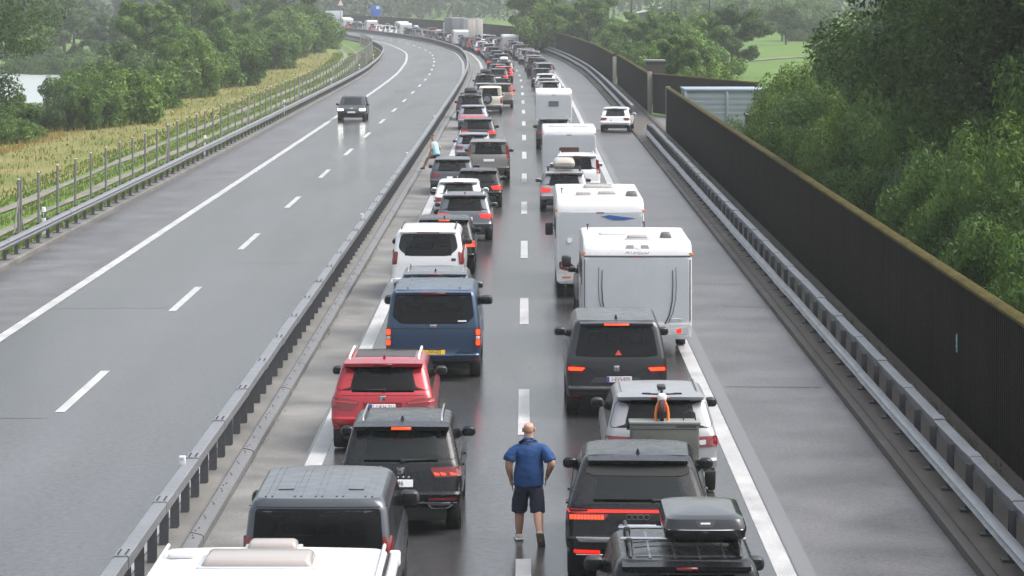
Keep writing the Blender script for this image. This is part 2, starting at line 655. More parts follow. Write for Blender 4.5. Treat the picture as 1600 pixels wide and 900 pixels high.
gutter = tag(ribbon('pavement', [(-4.74, .012), (-3.86, .002)], YS, CONC), 'pale concrete gutter strip along the median barrier', kind='structure')

def roadz(o):
    if o > -4.5:
        return .02 * (1 - min(1, abs(o) / 3.86))
    return .02 * (1 - min(1, abs(o + 9.05) / 3.6))
def marking(name, o0, o1, y0, y1, parent, step=6.0):
    ys = [y0 + (y1 - y0) * i / max(1, round((y1 - y0) / step)) for i in range(max(1, round((y1 - y0) / step)) + 1)]
    return ribbon(name, [(o0, roadz(o0) + .006), ((o0 + o1) / 2, roadz((o0 + o1) / 2) + .006), (o1, roadz(o1) + .006)], ys, LINE, parent)
marking('edge_line', 3.56, 3.84, Y0, 900, road_r)
marking('edge_line', -3.80, -3.50, Y0, 900, road_r)
marking('edge_line', -12.58, -12.30, Y0, 900, road_l)
marking('edge_line', -5.80, -5.52, Y0, 900, road_l)
ribbon('sealed_joint', [(3.87, .005), (4.12, .005)], YS, SEAL, shoulder_r)
K0 = 1 / 886
for i in range(-1, 31):
    yf = FPX * CAMH * (K0 + i * .000484)
    if yf > 520:
        break
    marking('lane_dash', -.11, .11, yf - 6.2, yf, road_r, 3)
for i in range(-2, 31):
    yf = 60.7 + (i) * 18.02 + 2.2
    if yf > 560:
        break
    marking('lane_dash', -9.15, -8.95, yf - 6.2, yf, road_l, 3)

# sealed joints across the open carriageway
for o0, o1, yy in ((-12.3, -9.2, 55.9), (-12.3, -8.9, 75.5), (-9.0, -5.8, 88.0), (-15.2, -12.7, 104.0)):
    ribbon('sealed_joint', [(o0, roadz(o0) + .006), ((o0 + o1) / 2, roadz((o0 + o1) / 2) + .006), (o1, roadz(o1) + .006)], [yy, yy + .025], GAP, road_l)
for o0, o1, yy in ((4.3, 6.3, 82.0), (5.2, 6.35, 76.0), (4.2, 6.2, 60.5)):
    ribbon('sealed_joint', [(o0, .006), (o1, -.012)], [yy, yy + .04], GAP, shoulder_r)
# kerbs and concrete ledges
tag(ribbon('kerb', [(6.4, -.05), (6.42, .09), (6.56, .12), (6.60, .10), (8.05, .12), (8.12, .25), (8.35, .25), (8.4, -.4)], YS, LEDGE, None, True, 25), 'stained concrete kerb and ledge under the double steel rail', kind='structure')
tag(ribbon('kerb', [(-16.0, -.3), (-15.95, .12), (-15.5, .14), (-15.42, .1), (-15.40, -.05)], YS, CONCD, None, True, 25), 'concrete kerb under the guardrail by the grassy verge', kind='structure')

# ------------------------------------------------------------------ steel barriers
STEEL = mat('galvanised steel', (.22, .228, .243), .42, .5, noise=.42, nscale=2.2, rvar=.15)
STEELD = mat('dark steel post', (.085, .088, .095), .5, .4, noise=.3, nscale=12)
BOLT = mat('bolt', (.05, .05, .055), .5, .5)
def wseg(prof, L):
    """extruded rail profile [(x, z)] of length L along +Y, closed ends"""
    vs, fs = [], []
    n = len(prof)
    for y in (0, L):
        for x, z in prof:
            vs.append((x, y, z))
    for k in range(n):
        j = (k + 1) % n
        fs.append((k, j, n + j, n + k))
    fs.append(tuple(range(n))[::-1])
    fs.append(tuple(range(n, 2 * n)))
    return vs, fs
def mesh_of(name, vs, fs, m, smooth=False, angle=35):
    me = bpy.data.meshes.new(name)
    me.from_pydata([tuple(v) for v in vs], [], fs)
    me.materials.append(m)
    if smooth:
        me.shade_smooth()
        me.set_sharp_from_angle(angle=R(angle))
    return me
prng = random.Random(31)
def place(name, me, o, y, z, parent, rz=None):
    ob = bpy.data.objects.new(name, me)
    ob.location = (cx(y) + o, y, z)
    jit = prng.uniform(-1, 1)
    ob.rotation_euler = (.0012 * jit, .012 * jit, (head(y + 1.5) if rz is None else rz) + .0018 * prng.uniform(-1, 1))
    ob.location.z += .004 * jit
    return link(ob, parent)
# W-beam sections (x towards the traffic is negative here, mirrored where needed)
def wbeam(s, h=.31, t=.004, d=.085):
    z = [0, .05, .10, .155, .21, .26, .31]
    xs = [0, .2, 1, .15, 1, .2, 0]
    f = [(s * d * a, q) for a, q in zip(xs, z)]
    return f + [(x - s * t, q) for x, q in f[::-1]]
boxprof = [(-.10, 0), (-.10, .14), (-.085, .155), (.085, .155), (.10, .14), (.10, 0), (.085, -.01), (-.085, -.01)]
wl = mesh_of('rail', *wseg(wbeam(-1), 3.985), STEEL, True)
wr = mesh_of('rail', *wseg(wbeam(1), 3.985), STEEL, True)
bx = mesh_of('rail', *wseg(boxprof, 3.985), STEEL, True)
def postmesh(name, w_, d_, h, plate=True):
    """I-section post with a base plate"""
    pr = [(-w_ / 2, -d_ / 2), (w_ / 2, -d_ / 2), (w_ / 2, -d_ / 2 + .012), (.006, -d_ / 2 + .012), (.006, d_ / 2 - .012), (w_ / 2, d_ / 2 - .012), (w_ / 2, d_ / 2), (-w_ / 2, d_ / 2),
          (-w_ / 2, d_ / 2 - .012), (-.006, d_ / 2 - .012), (-.006, -d_ / 2 + .012), (-w_ / 2, -d_ / 2 + .012)]
    vs, fs = [], []
    n = len(pr)
    for z in (0, h):
        for x, y in pr:
            vs.append((x, y, z))
    for k in range(n):
        fs.append((k, (k + 1) % n, n + (k + 1) % n, n + k))
    fs.append(tuple(range(n, 2 * n)))
    if plate:
        b0 = len(vs)
        for z in (0, .025):
            for x, y in ((-.15, -.11), (.15, -.11), (.15, .11), (-.15, .11)):
                vs.append((x, y, z))
        fs += [tuple(b0 + i for i in f) for f in ((0, 1, 5, 4), (1, 2, 6, 5), (2, 3, 7, 6), (3, 0, 4, 7), (4, 5, 6, 7))]
    return mesh_of(name, vs, fs, STEELD)
def boltmesh():
    vs, fs = [], []
    for i in range(4):
        for x in (-.05, .05):
            b0 = len(vs)
            for dz in (0, .012):
                for k in range(6):
                    a = k * math.pi / 3
                    vs.append((x + .014 * math.cos(a), -.16 + i * .1 + .014 * math.sin(a), dz))
            fs += [tuple(b0 + j for j in (k, (k + 1) % 6, 6 + (k + 1) % 6, 6 + k)) for k in range(6)]
            fs.append(tuple(b0 + 6 + k for k in range(6)))
    return mesh_of('bolts', vs, fs, BOLT)
SPL = mesh_of('splice_plate', *wseg([(-.106, -.01), (-.106, .15), (-.09, .163), (.09, .163), (.106, .15), (.106, -.01)], .5), STEEL, True)

# median barrier
med = tag(empty('guardrail', (0, 0, 0)), 'box-section steel median barrier on close-set posts above a low concrete plinth', 'guardrail')
pm = postmesh('post', .12, .15, .58, False)
bolts = boltmesh()
y = 26.0
while y < 300:
    place('rail', bx, -5.22, y, .72, med)
    if y < 120:
        s_ = place('splice_plate', SPL, -5.22, y - .25, .724, med)
        ob = bpy.data.objects.new('bolts', bolts)
        ob.location = (0, .25, .163)
        link(ob, s_)
        ob['kind'] = 'stuff'
    y += 4.0
ribbon('rail_run', [(-5.22 + x, .72 + z_) for x, z_ in boxprof + boxprof[:1]], yrange(300, 900, 6, 10), STEEL, med)
y = 26.4
while y < 190:
    place('post', pm, -5.24, y, .14, med)
    y += 1.333
pv, pf = [], []
while y < 700:
    c_ = cx(y) - 5.24
    b0 = len(pv)
    for zz in (.14, .72):
        for dx, dy in ((-.06, -.07), (.06, -.07), (.06, .07), (-.06, .07)):
            pv.append((c_ + dx, y + dy, zz))
    pf += [tuple(b0 + i for i in f) for f in ((0, 1, 5, 4), (1, 2, 6, 5), (2, 3, 7, 6), (3, 0, 4, 7))]
    y += 1.333
tag(mk('posts', pv, pf, STEELD, med, False), kind='stuff')
tag(ribbon('median_plinth', [(-5.42, -.05), (-5.40, .15), (-5.12, .16), (-4.97, .10), (-4.96, -.05)], YS, CONCD, None, True, 25), 'weathered concrete plinth carrying the median barrier', kind='structure')
kseg = mesh_of('kerb_plate', *wseg([(0, 0), (0, .17), (.02, .185), (.17, .15), (.20, .12), (.205, 0)], 3.97), mat('kerb plate', (.13, .133, .137), .5, .2, noise=.5, nscale=6, rvar=.15), True)
plates = tag(empty('kerb_rail', (0, 0, 0)), 'low grey kerb beam of jointed plates at the foot of the median barrier', 'kerb rail')
y = 27.2
while y < 260:
    place('kerb_plate', kseg, -4.95, y, .0, plates)
    y += 4.0
ribbon('kerb_run', [(-4.95, 0), (-4.95, .17), (-4.93, .185), (-4.78, .15), (-4.745, 0)], yrange(y, 900, 6, 10), MATS['kerb plate'], plates)
# slotted holes and drain pockets on the plates
hole = mesh_of('slot', *wseg([(.03, .181), (.03, .187), (.05, .187), (.05, .181)], .05), GAP)
for ob in [o for o in plates.children if o.name.startswith('kerb_plate') and o.location.y < 90]:
    for dy in (.15, .35, 1.2, 1.35, 2.4, 2.55, 3.6, 3.8):
        h = bpy.data.objects.new('slot', hole)
        h.location = (.02 + .035 * (dy % .4 > .2), dy, -.004)
        link(h, ob)
# reflector caps on the median rail
for yy in (45.2, 95, 131.5, 172):
    r_ = tag(empty('reflector_post', (cx(yy) - 5.3, yy, .86)), 'small white reflector cap standing on the median rail', 'reflector', 'reflectors on the median rail')
    rbox('cap', (.10, .05, .14), PLATEW, r_, (0, 0, .07), .01)
    rbox('lens', (.07, .012, .05), CLEARL, r_, (0, -.029, .1), .004)

# double rail by the shoulder, with the opening for the pull-out bay
dbl = tag(empty('guardrail', (0, 0, 0)), 'double-height steel guardrail on base-plated posts below the dark noise wall', 'guardrail')
pmr = postmesh('post', .10, .12, .72)
def gap(y):
    return 165 < y < 188
y = 30.0
while y < 320:
    if not gap(y) and not gap(y + 4):
        place('rail', wl, 6.72, y, .42, dbl)
        place('rail', bx, 7.12, y, .74, dbl)
        if y < 150:
            place('splice_plate', SPL, 7.12, y - .25, .744, dbl)
    y += 4.0
ribbon('rail_run', [(6.72 + x, .42 + z_) for x, z_ in wbeam(-1)], yrange(320, 900, 6, 10), STEEL, dbl)
ribbon('rail_run', [(7.12 + x, .74 + z_) for x, z_ in boxprof + boxprof[:1]], yrange(320, 900, 6, 10), STEEL, dbl)
y = 31.4
while y < 300:
    if not gap(y):
        place('post', pmr, 6.95, y, .11, dbl)
    y += 2.0
pv, pf = [], []
while y < 600:
    c_ = cx(y) + 6.95
    b0 = len(pv)
    for zz in (.11, .8):
        for dx, dy in ((-.05, -.06), (.05, -.06), (.05, .06), (-.05, .06)):
            pv.append((c_ + dx, y + dy, zz))
    pf += [tuple(b0 + i for i in f) for f in ((0, 1, 5, 4), (1, 2, 6, 5), (2, 3, 7, 6), (3, 0, 4, 7))]
    y += 2.0
tag(mk('posts', pv, pf, STEELD, dbl, False), kind='stuff')

# rail by the grassy verge
vr = tag(empty('guardrail', (0, 0, 0)), 'single steel guardrail between the open carriageway and the grassy verge', 'guardrail')
y = 60.0
while y < 340:
    place('rail', wr, -15.62, y, .46, vr)
    y += 4.0
ribbon('rail_run', [(-15.62 + x, .46 + z_) for x, z_ in wbeam(1)], yrange(340, 900, 6, 10), STEEL, vr)
pml = postmesh('post', .10, .12, .66)
y = 61.9
while y < 320:
    place('post', pml, -15.70, y, .13, vr)
    y += 2.0
pv, pf = [], []
while y < 600:
    c_ = cx(y) - 15.7
    b0 = len(pv)
    for zz in (.11, .8):
        for dx, dy in ((-.05, -.06), (.05, -.06), (.05, .06), (-.05, .06)):
            pv.append((c_ + dx, y + dy, zz))
    pf += [tuple(b0 + i for i in f) for f in ((0, 1, 5, 4), (1, 2, 6, 5), (2, 3, 7, 6), (3, 0, 4, 7))]
    y += 2.0
tag(mk('posts', pv, pf, STEELD, vr, False), kind='stuff')

# ------------------------------------------------------------------ noise wall
WALLM = wet_asphalt('dark ribbed wall', (.019, .0155, .0135), .3, 2.3, .65, .9, stretch=(1.3, 1.3, .08), bump=.4, spec=.12, grain=30)
MOSS = wet_asphalt('mossy coping', (.058, .048, .011), .10, 2.1, .8, .95, stretch=(2, 2, 2), bump=.6, grain=18, spec=.2)
WPOST = mat('pale wall post', (.22, .205, .18), .6, noise=.25, nscale=5)
def ribpanel(L, h):
    vs, fs = [], []
    n = int(L / .2)
    st = [0]
    for i in range(n):
        a = i * L / n
        q = L / n
        st += []
        vs += [(-.05, a + .02 * q, 0), (-.05, a + .5 * q, 0), (-.09, a + .58 * q, 0), (-.09, a + .92 * q, 0)]
    m_ = len(vs)
    vs = vs + [(x, y, h) for x, y, _ in vs]
    for k in range(m_ - 1):
        fs.append((k + 1, k, m_ + k, m_ + k + 1))
    b0 = len(vs)
    vs += [(.08, 0, 0), (.08, L, 0), (.08, L, h), (.08, 0, h)]
    fs.append((b0, b0 + 1, b0 + 2, b0 + 3))
    fs.append((0, b0, b0 + 3, m_))
    fs.append((b0 + 1, m_ - 1, 2 * m_ - 1, b0 + 2))
    fs.append(tuple([b0 + 3, b0 + 2] + [m_ + k for k in range(m_ - 1, -1, -1)]))
    return mesh_of('panel', vs, fs, WALLM)
WH = 2.56
pan = ribpanel(3.97, WH)
cop = mesh_of('coping', *wseg([(-.12, 0), (-.135, .02), (-.125, .06), (-.05, .10), (.08, .095), (.135, .05), (.125, 0)], 3.995), MOSS, True)
def wall(label, y0, y1, o, cut=None):
    W_ = tag(empty('noise_wall', (cx(y0) + o, y0, 0)), label, 'noise wall', 'noise walls along the shoulder')
    inv = Vector((cx(y0) + o, y0, 0))
    y = y0
    while y + 3.9 < (cut or y1):
        for nm, me, z in (('panel', pan, .2), ('coping', cop, .2 + WH)):
            ob = bpy.data.objects.new(nm, me)
            ob.location = Vector((cx(y) + o, y, z)) - inv
            ob.rotation_euler = (0, 0, head(y + 2))
            link(ob, W_)
        y += 4.0
    if cut:
        ys = [y, *yrange(y + .01, y1, 8, 10)]
        for nm, prof, m_ in (('panel_run', [(.08, .2), (-.07, .2), (-.07, .2 + WH), (.08, .2 + WH)], WALLM), ('coping_run', [(-.13, .2 + WH), (-.12, .26 + WH), (0, .30 + WH), (.12, .26 + WH), (.13, .2 + WH)], MOSS)):
            r_ = ribbon(nm, [(o + x, z) for x, z in prof], ys, m_, W_)
            r_.location = -inv
        tag(r_)
    return W_, y
w1, e1 = wall('dark ribbed noise wall with mossy yellow coping and a small green plate', 30.0, 166.0, 8.22)
rbox('wall_post', (.26, .24, 2.75), WPOST, w1, Vector((cx(e1) + 8.22, e1 + .14, 1.5)) - Vector(w1.location), .02)
# small green plate on the wall
gp = rbox('marker_plate', (.02, .10, .34), mat('green plate', (.12, .42, .33), .5), None, (cx(54.6) + 8.22 - .097, 54.6, 1.62), .004)
gp.parent = w1
gp.location -= Vector(w1.location)
rbox('glyph', (.008, .03, .10), PLATEW, gp, (-.011, 0, .07), .002)
rbox('glyph', (.008, .05, .03), PLATEW, gp, (-.011, 0, -.06), .002)
w2, e2 = wall('short dark ribbed noise wall between the pull-out bay and the step in height', 195.0, 256.0, 8.45)
rbox('wall_post', (.3, .26, 2.9), WPOST, w2, (0, -.16, 1.5), .02)
w3, e3 = wall('long dark noise wall curving away along the far bend', 258.0, 900, 8.2, cut=400)
rbox('wall_post', (.3, .26, 2.6), WPOST, w3, (0, -.16, 1.3), .02)
# slanted return wall of the bay
w4 = tag(empty('noise_wall', (9.6, 195.0, 0)), 'slanted brown return wall closing the pull-out bay', 'noise wall')
for i in range(6):
    a = Vector((9.5, 194.8, .1)).lerp(Vector((16.5, 168.5, .1)), i / 8) - Vector(w4.location)
    for nm, me, z in (('panel', pan, .1), ('coping', cop, .1 + WH)):
        ob = bpy.data.objects.new(nm, me)
        ob.location = a + Vector((0, 0, z))
        ob.scale = (1, .855, 1)
        d = Vector((16.5 - 9.5, 168.5 - 194.8))
        ob.rotation_euler = (0, 0, math.atan2(d.y, d.x) - math.pi / 2)
        link(ob, w4)
# bay floor
tag(mk('pavement', [(9.0, 164, .14), (13.6, 164, .14), (12.2, 184, .14), (9.3, 194.5, .14)], [(0, 1, 2, 3)], CONC, None, False), 'pale concrete floor of the pull-out bay behind the rail opening', kind='structure')
# blue-grey cabin behind the wall
BLUEG = mat('blue grey sheet metal', (.29, .335, .37), .5, .0, noise=.12, nscale=1.5, rvar=.1)
cab = tag(empty('site_container', (11.75, 158.5, -1.0)), 'pale blue sheet-metal container standing behind the noise wall', 'container')
def corrug(Lx, h, n):
    fs = []
    vs2 = []
    rows = []
    for i in range(n):
        z0 = h * i / n
        dz = h / n
        rows += [(0, z0), (0, z0 + .45 * dz), (.008, z0 + .55 * dz), (.008, z0 + .95 * dz)]
    rows.append((0, h))
    for y_, z_ in rows:
        vs2 += [(0, y_, z_), (Lx, y_, z_)]
    for k in range(len(rows) - 1):
        fs.append((2 * k, 2 * k + 1, 2 * k + 3, 2 * k + 2))
    return vs2, fs
rbox('body', (4.6, 4.0, 3.90), BLUEG, cab, (0, 2.1, 1.95), .03)
for i in range(2):
    v_, f_ = corrug(2.2, 3.6, 12)
    o_ = mk('wall_panel', v_, f_, BLUEG, cab, False)
    o_.location = (-2.25 + i * 2.3, .05, .15)
rbox('roof_frame', (4.7, 4.2, .12), mat('blue frame', (.25, .31, .36), .5), cab, (0, 2.1, 3.92), .02)
for x in (-2.3, -.02, 2.3):
    rbox('corner_post', (.12, .1, 3.85), MATS['blue frame'], cab, (x, .04, 1.93), .01)
kiosk = tag(empty('switch_box', (12.9, 152.5, -1.5)), 'small brown box with a pale lid in front of the blue container', 'box')
rbox('pillar', (1.0, .8, 2.8), mat('pale concrete pillar', (.22, .21, .20), .7, noise=.3), kiosk, (0, 0, 1.4), .03)
rbox('body', (1.3, 1.0, .55), mat('brown box', (.06, .045, .04), .6, noise=.3), kiosk, (0, 0, 3.05), .03)
rbox('lid', (1.5, 1.2, .10), mat('pale lid', (.22, .22, .22), .5), kiosk, (0, 0, 3.35), .02)
hut = tag(empty('switch_box', (11.2, 226.5, -.8)), 'small roofed box peeking over the short noise wall', 'box')
rbox('body', (1.6, 1.4, 3.7), MATS['brown box'], hut, (0, 0, 1.85), .03)
rbox('lid', (1.9, 1.8, .14), MATS['pale lid'], hut, (0, 0, 3.77), .02)
# ------------------------------------------------------------------ vehicles
class Shell:
    """closed body as a stack of rounded plan sections: (z, y_rear, y_front, half_width, rear corner radius, front corner radius)"""
    def __init__(s, keys, bow=.03, fbow=.14, crown=.035):
        s.k, s.bow, s.fbow, s.crown = keys, bow, fbow, crown
    def sec(s, z):
        k = s.k
        if z <= k[0][0]:
            return k[0][1:]
        for a, b in zip(k, k[1:]):
            if z <= b[0]:
                t = (z - a[0]) / (b[0] - a[0])
                return tuple(p + (q - p) * t for p, q in zip(a[1:], b[1:]))
        return k[-1][1:]
    def rear(s, x, z):
        yr, yf, hw, rr, rf = s.sec(z)
        a = min(abs(x), hw)
        y = yr + s.bow * (a / hw) ** 2
        if a > hw - rr:
            d = min(a - (hw - rr), rr * .9999)
            y += rr - math.sqrt(rr * rr - d * d)
        return Vector((x, y, z))
    def front(s, x, z):
        yr, yf, hw, rr, rf = s.sec(z)
        a = min(abs(x), hw)
        y = yf - s.fbow * (a / hw) ** 2
        if a > hw - rf:
            d = min(a - (hw - rf), rf * .9999)
            y -= rf - math.sqrt(rf * rf - d * d)
        return Vector((x, y, z))
    def side(s, y, z, g=1):
        yr, yf, hw, rr, rf = s.sec(z)
        x = hw
        a = yr + s.bow + rr
        b = yf - s.fbow - rf
        if y < a:
            d = min(a - y, rr)
            x = hw - rr + math.sqrt(max(0, rr * rr - d * d))
        elif y > b:
            d = min(y - b, rf)
            x = hw - rf + math.sqrt(max(0, rf * rf - d * d))
        return Vector((g * x, y, z))
    def roof(s, x, y):
        z = s.k[-1][0]
        yr, yf, hw, rr, rf = s.k[-1][1:]
        q = max(abs(x) / hw, abs(y - (yr + yf) / 2) / ((yf - yr) / 2))
        return Vector((x, y, z + s.crown * (1 - min(1, q) ** 2)))
    def ring(s, z, sec, scale=1., NA=4, NR=8, NS=14, NF=6):
        yr, yf, hw, rr, rf = sec
        pts = []
        for i in range(NR + 1):
            x = (-1 + 2 * i / NR) * (hw - rr)
            pts.append((x, yr + s.bow * (x / hw) ** 2))
        for i in range(1, NA + 1):
            a = i / NA * math.pi / 2
            x = hw - rr + rr * math.sin(a)
            pts.append((x, yr + s.bow * (x / hw) ** 2 + rr * (1 - math.cos(a))))
        y0, y1 = yr + s.bow + rr, yf - s.fbow - rf
        for i in range(1, NS):
            pts.append((hw, y0 + (y1 - y0) * i / NS))
        for i in range(0, NA + 1):
            a = i / NA * math.pi / 2
            x = hw - rf + rf * math.cos(a)
            pts.append((x, yf - s.fbow * (x / hw) ** 2 - rf * (1 - math.sin(a))))
        for i in range(1, NF):
            x = (1 - 2 * i / NF) * (hw - rf)
            pts.append((x, yf - s.fbow * (x / hw) ** 2))
        left = [(-x, y) for x, y in pts[NR + 1:NR + 1 + NA + NS - 1 + NA + 1]][::-1]
        pts += left
        if scale != 1:
            yc = (yr + yf) / 2
            pts = [(x * scale, yc + (y - yc) * scale) for x, y in pts]
        return [(x, y, z) for x, y in pts]
    def mesh(s):
        rings = [s.ring(k[0], k[1:], .6) for k in s.k[:1]] + [s.ring(k[0], k[1:]) for k in s.k]
        zt = s.k[-1]
        for q in (.97, .9, .75, .5, .25):
            rings.append(s.ring(zt[0] + s.crown * (1 - q * q), zt[1:], q))
        n = len(rings[0])
        vs = [p for r_ in rings for p in r_]
        fs = []
        for i in range(len(rings) - 1):
            for k in range(n):
                j = (k + 1) % n
                fs.append((i * n + k, i * n + j, (i + 1) * n + j, (i + 1) * n + k))
        fs.append(tuple(range(n))[::-1])
        fs.append(tuple((len(rings) - 1) * n + k for k in range(n)))
        return vs, fs

def keys_car(L, W, H, belt=1.0, lean=.55, bump=.62, hood=1.15, ws=.85, tum=.17, zlo=.36, hz=.93, deck=.10, rr=.12):
    hw = W / 2
    return [(zlo, .26, L - .35, hw * .88, rr, .3), (zlo + .07, .07, L - .10, hw * .965, rr, .35), (.53, .005, L - .01, hw * .985, rr, .4), (bump, .0, L, hw, rr, .4),
            (bump + .035, .045, L - .02, hw, rr, .4), (hz - .14, deck - .02, L - .06, hw, rr, .4), (hz - .03, deck, L - .30, hw * .99, rr, .32), (belt, deck + .05, L - hood, hw * .962, rr, .22),
            (belt + .04, deck + .085, L - hood - .06, hw * .945, rr, .2), (H - .12, lean - .06, L - hood - ws, hw - tum + .012, rr, .2), (H - .055, lean, L - hood - ws - .12, hw - tum - .03, rr, .2),
            (H - .03, lean + .04, L - hood - ws - .22, hw - tum - .07, rr, .2)]

def tyre_meshes(r, w_):
    key = ('tyre', r, w_)
    if key in _rb:
        return _rb[key]
    prof = [(.62 * r, -.42 * w_), (.80 * r, -.5 * w_), (.95 * r, -.5 * w_), (r, -.40 * w_), (r, .40 * w_), (.95 * r, .5 * w_), (.80 * r, .5 * w_), (.62 * r, .42 * w_)]
    n = 28
    vs, fs = [], []
    for k in range(n):
        a = 2 * math.pi * k / n
        for rad, x in prof:
            vs.append((x, rad * math.cos(a), rad * math.sin(a)))
    m_ = len(prof)
    for k in range(n):
        k2 = (k + 1) % n
        for i in range(m_):
            fs.append((k * m_ + i, k * m_ + (i + 1) % m_, k2 * m_ + (i + 1) % m_, k2 * m_ + i))
    t_ = mesh_of('wheel', vs, fs, RUBBER, True, 40)
    vs, fs = [], []
    ns = 5
    # dished disc with spokes
    def addring(rad, x):
        b0 = len(vs)
        for k in range(40):
            a = 2 * math.pi * k / 40
            vs.append((x, rad * math.cos(a), rad * math.sin(a)))
        return b0
    r0 = addring(.64 * r, .40 * w_)
    r1 = addring(.60 * r, .36 * w_)
    r2 = addring(.58 * r, .10 * w_)
    r3 = addring(.0 * r + .02, .10 * w_)
    for a_, b_ in ((r0, r1), (r1, r2), (r2, r3)):
        for k in range(40):
            k2 = (k + 1) % 40
            fs.append((a_ + k, a_ + k2, b_ + k2, b_ + k))
    for i in range(ns * 2):
        a = 2 * math.pi * i / (ns * 2)
        b0 = len(vs)
        for rad, hw_, x in ((.04, .035, .38 * w_), (.61 * r, .022, .34 * w_), (.61 * r, .022, .2 * w_), (.04, .035, .2 * w_)):
            for sgn in (-1, 1):
                ca, sa = math.cos(a), math.sin(a)
                vs.append((x, rad * ca - sgn * hw_ * sa, rad * sa + sgn * hw_ * ca))
        fs += [tuple(b0 + j for j in f) for f in ((0, 1, 3, 2), (2, 3, 5, 4), (0, 2, 4, 6), (1, 7, 5, 3))]
    rm = mesh_of('rim', vs, fs, RIM, False)
    _rb[key] = (t_, rm)
    return t_, rm

def cutter(ys, r, hw, tmp=[]):
    bm = bmesh.new()
    for yw in ys:
        for g in (-1, 1):
            mtx = Matrix.Translation((g * (hw + .05), yw, r)) @ Matrix.Rotation(math.pi / 2, 4, 'Y')
            bmesh.ops.create_cone(bm, cap_ends=True, segments=28, radius1=r + .055, radius2=r + .055, depth=.66, matrix=mtx)
    me = bpy.data.meshes.new('cut')
    bm.to_mesh(me)
    bm.free()
    me.materials.append(UNDER)
    return me

def text_mesh(cu):
    t_ = bpy.data.objects.new(cu.name, cu)
    col.objects.link(t_)
    me = bpy.data.meshes.new_from_object(t_.evaluated_get(bpy.context.evaluated_depsgraph_get()))
    nm = cu.name
    bpy.data.objects.remove(t_)
    return bpy.data.objects.new(nm, me)

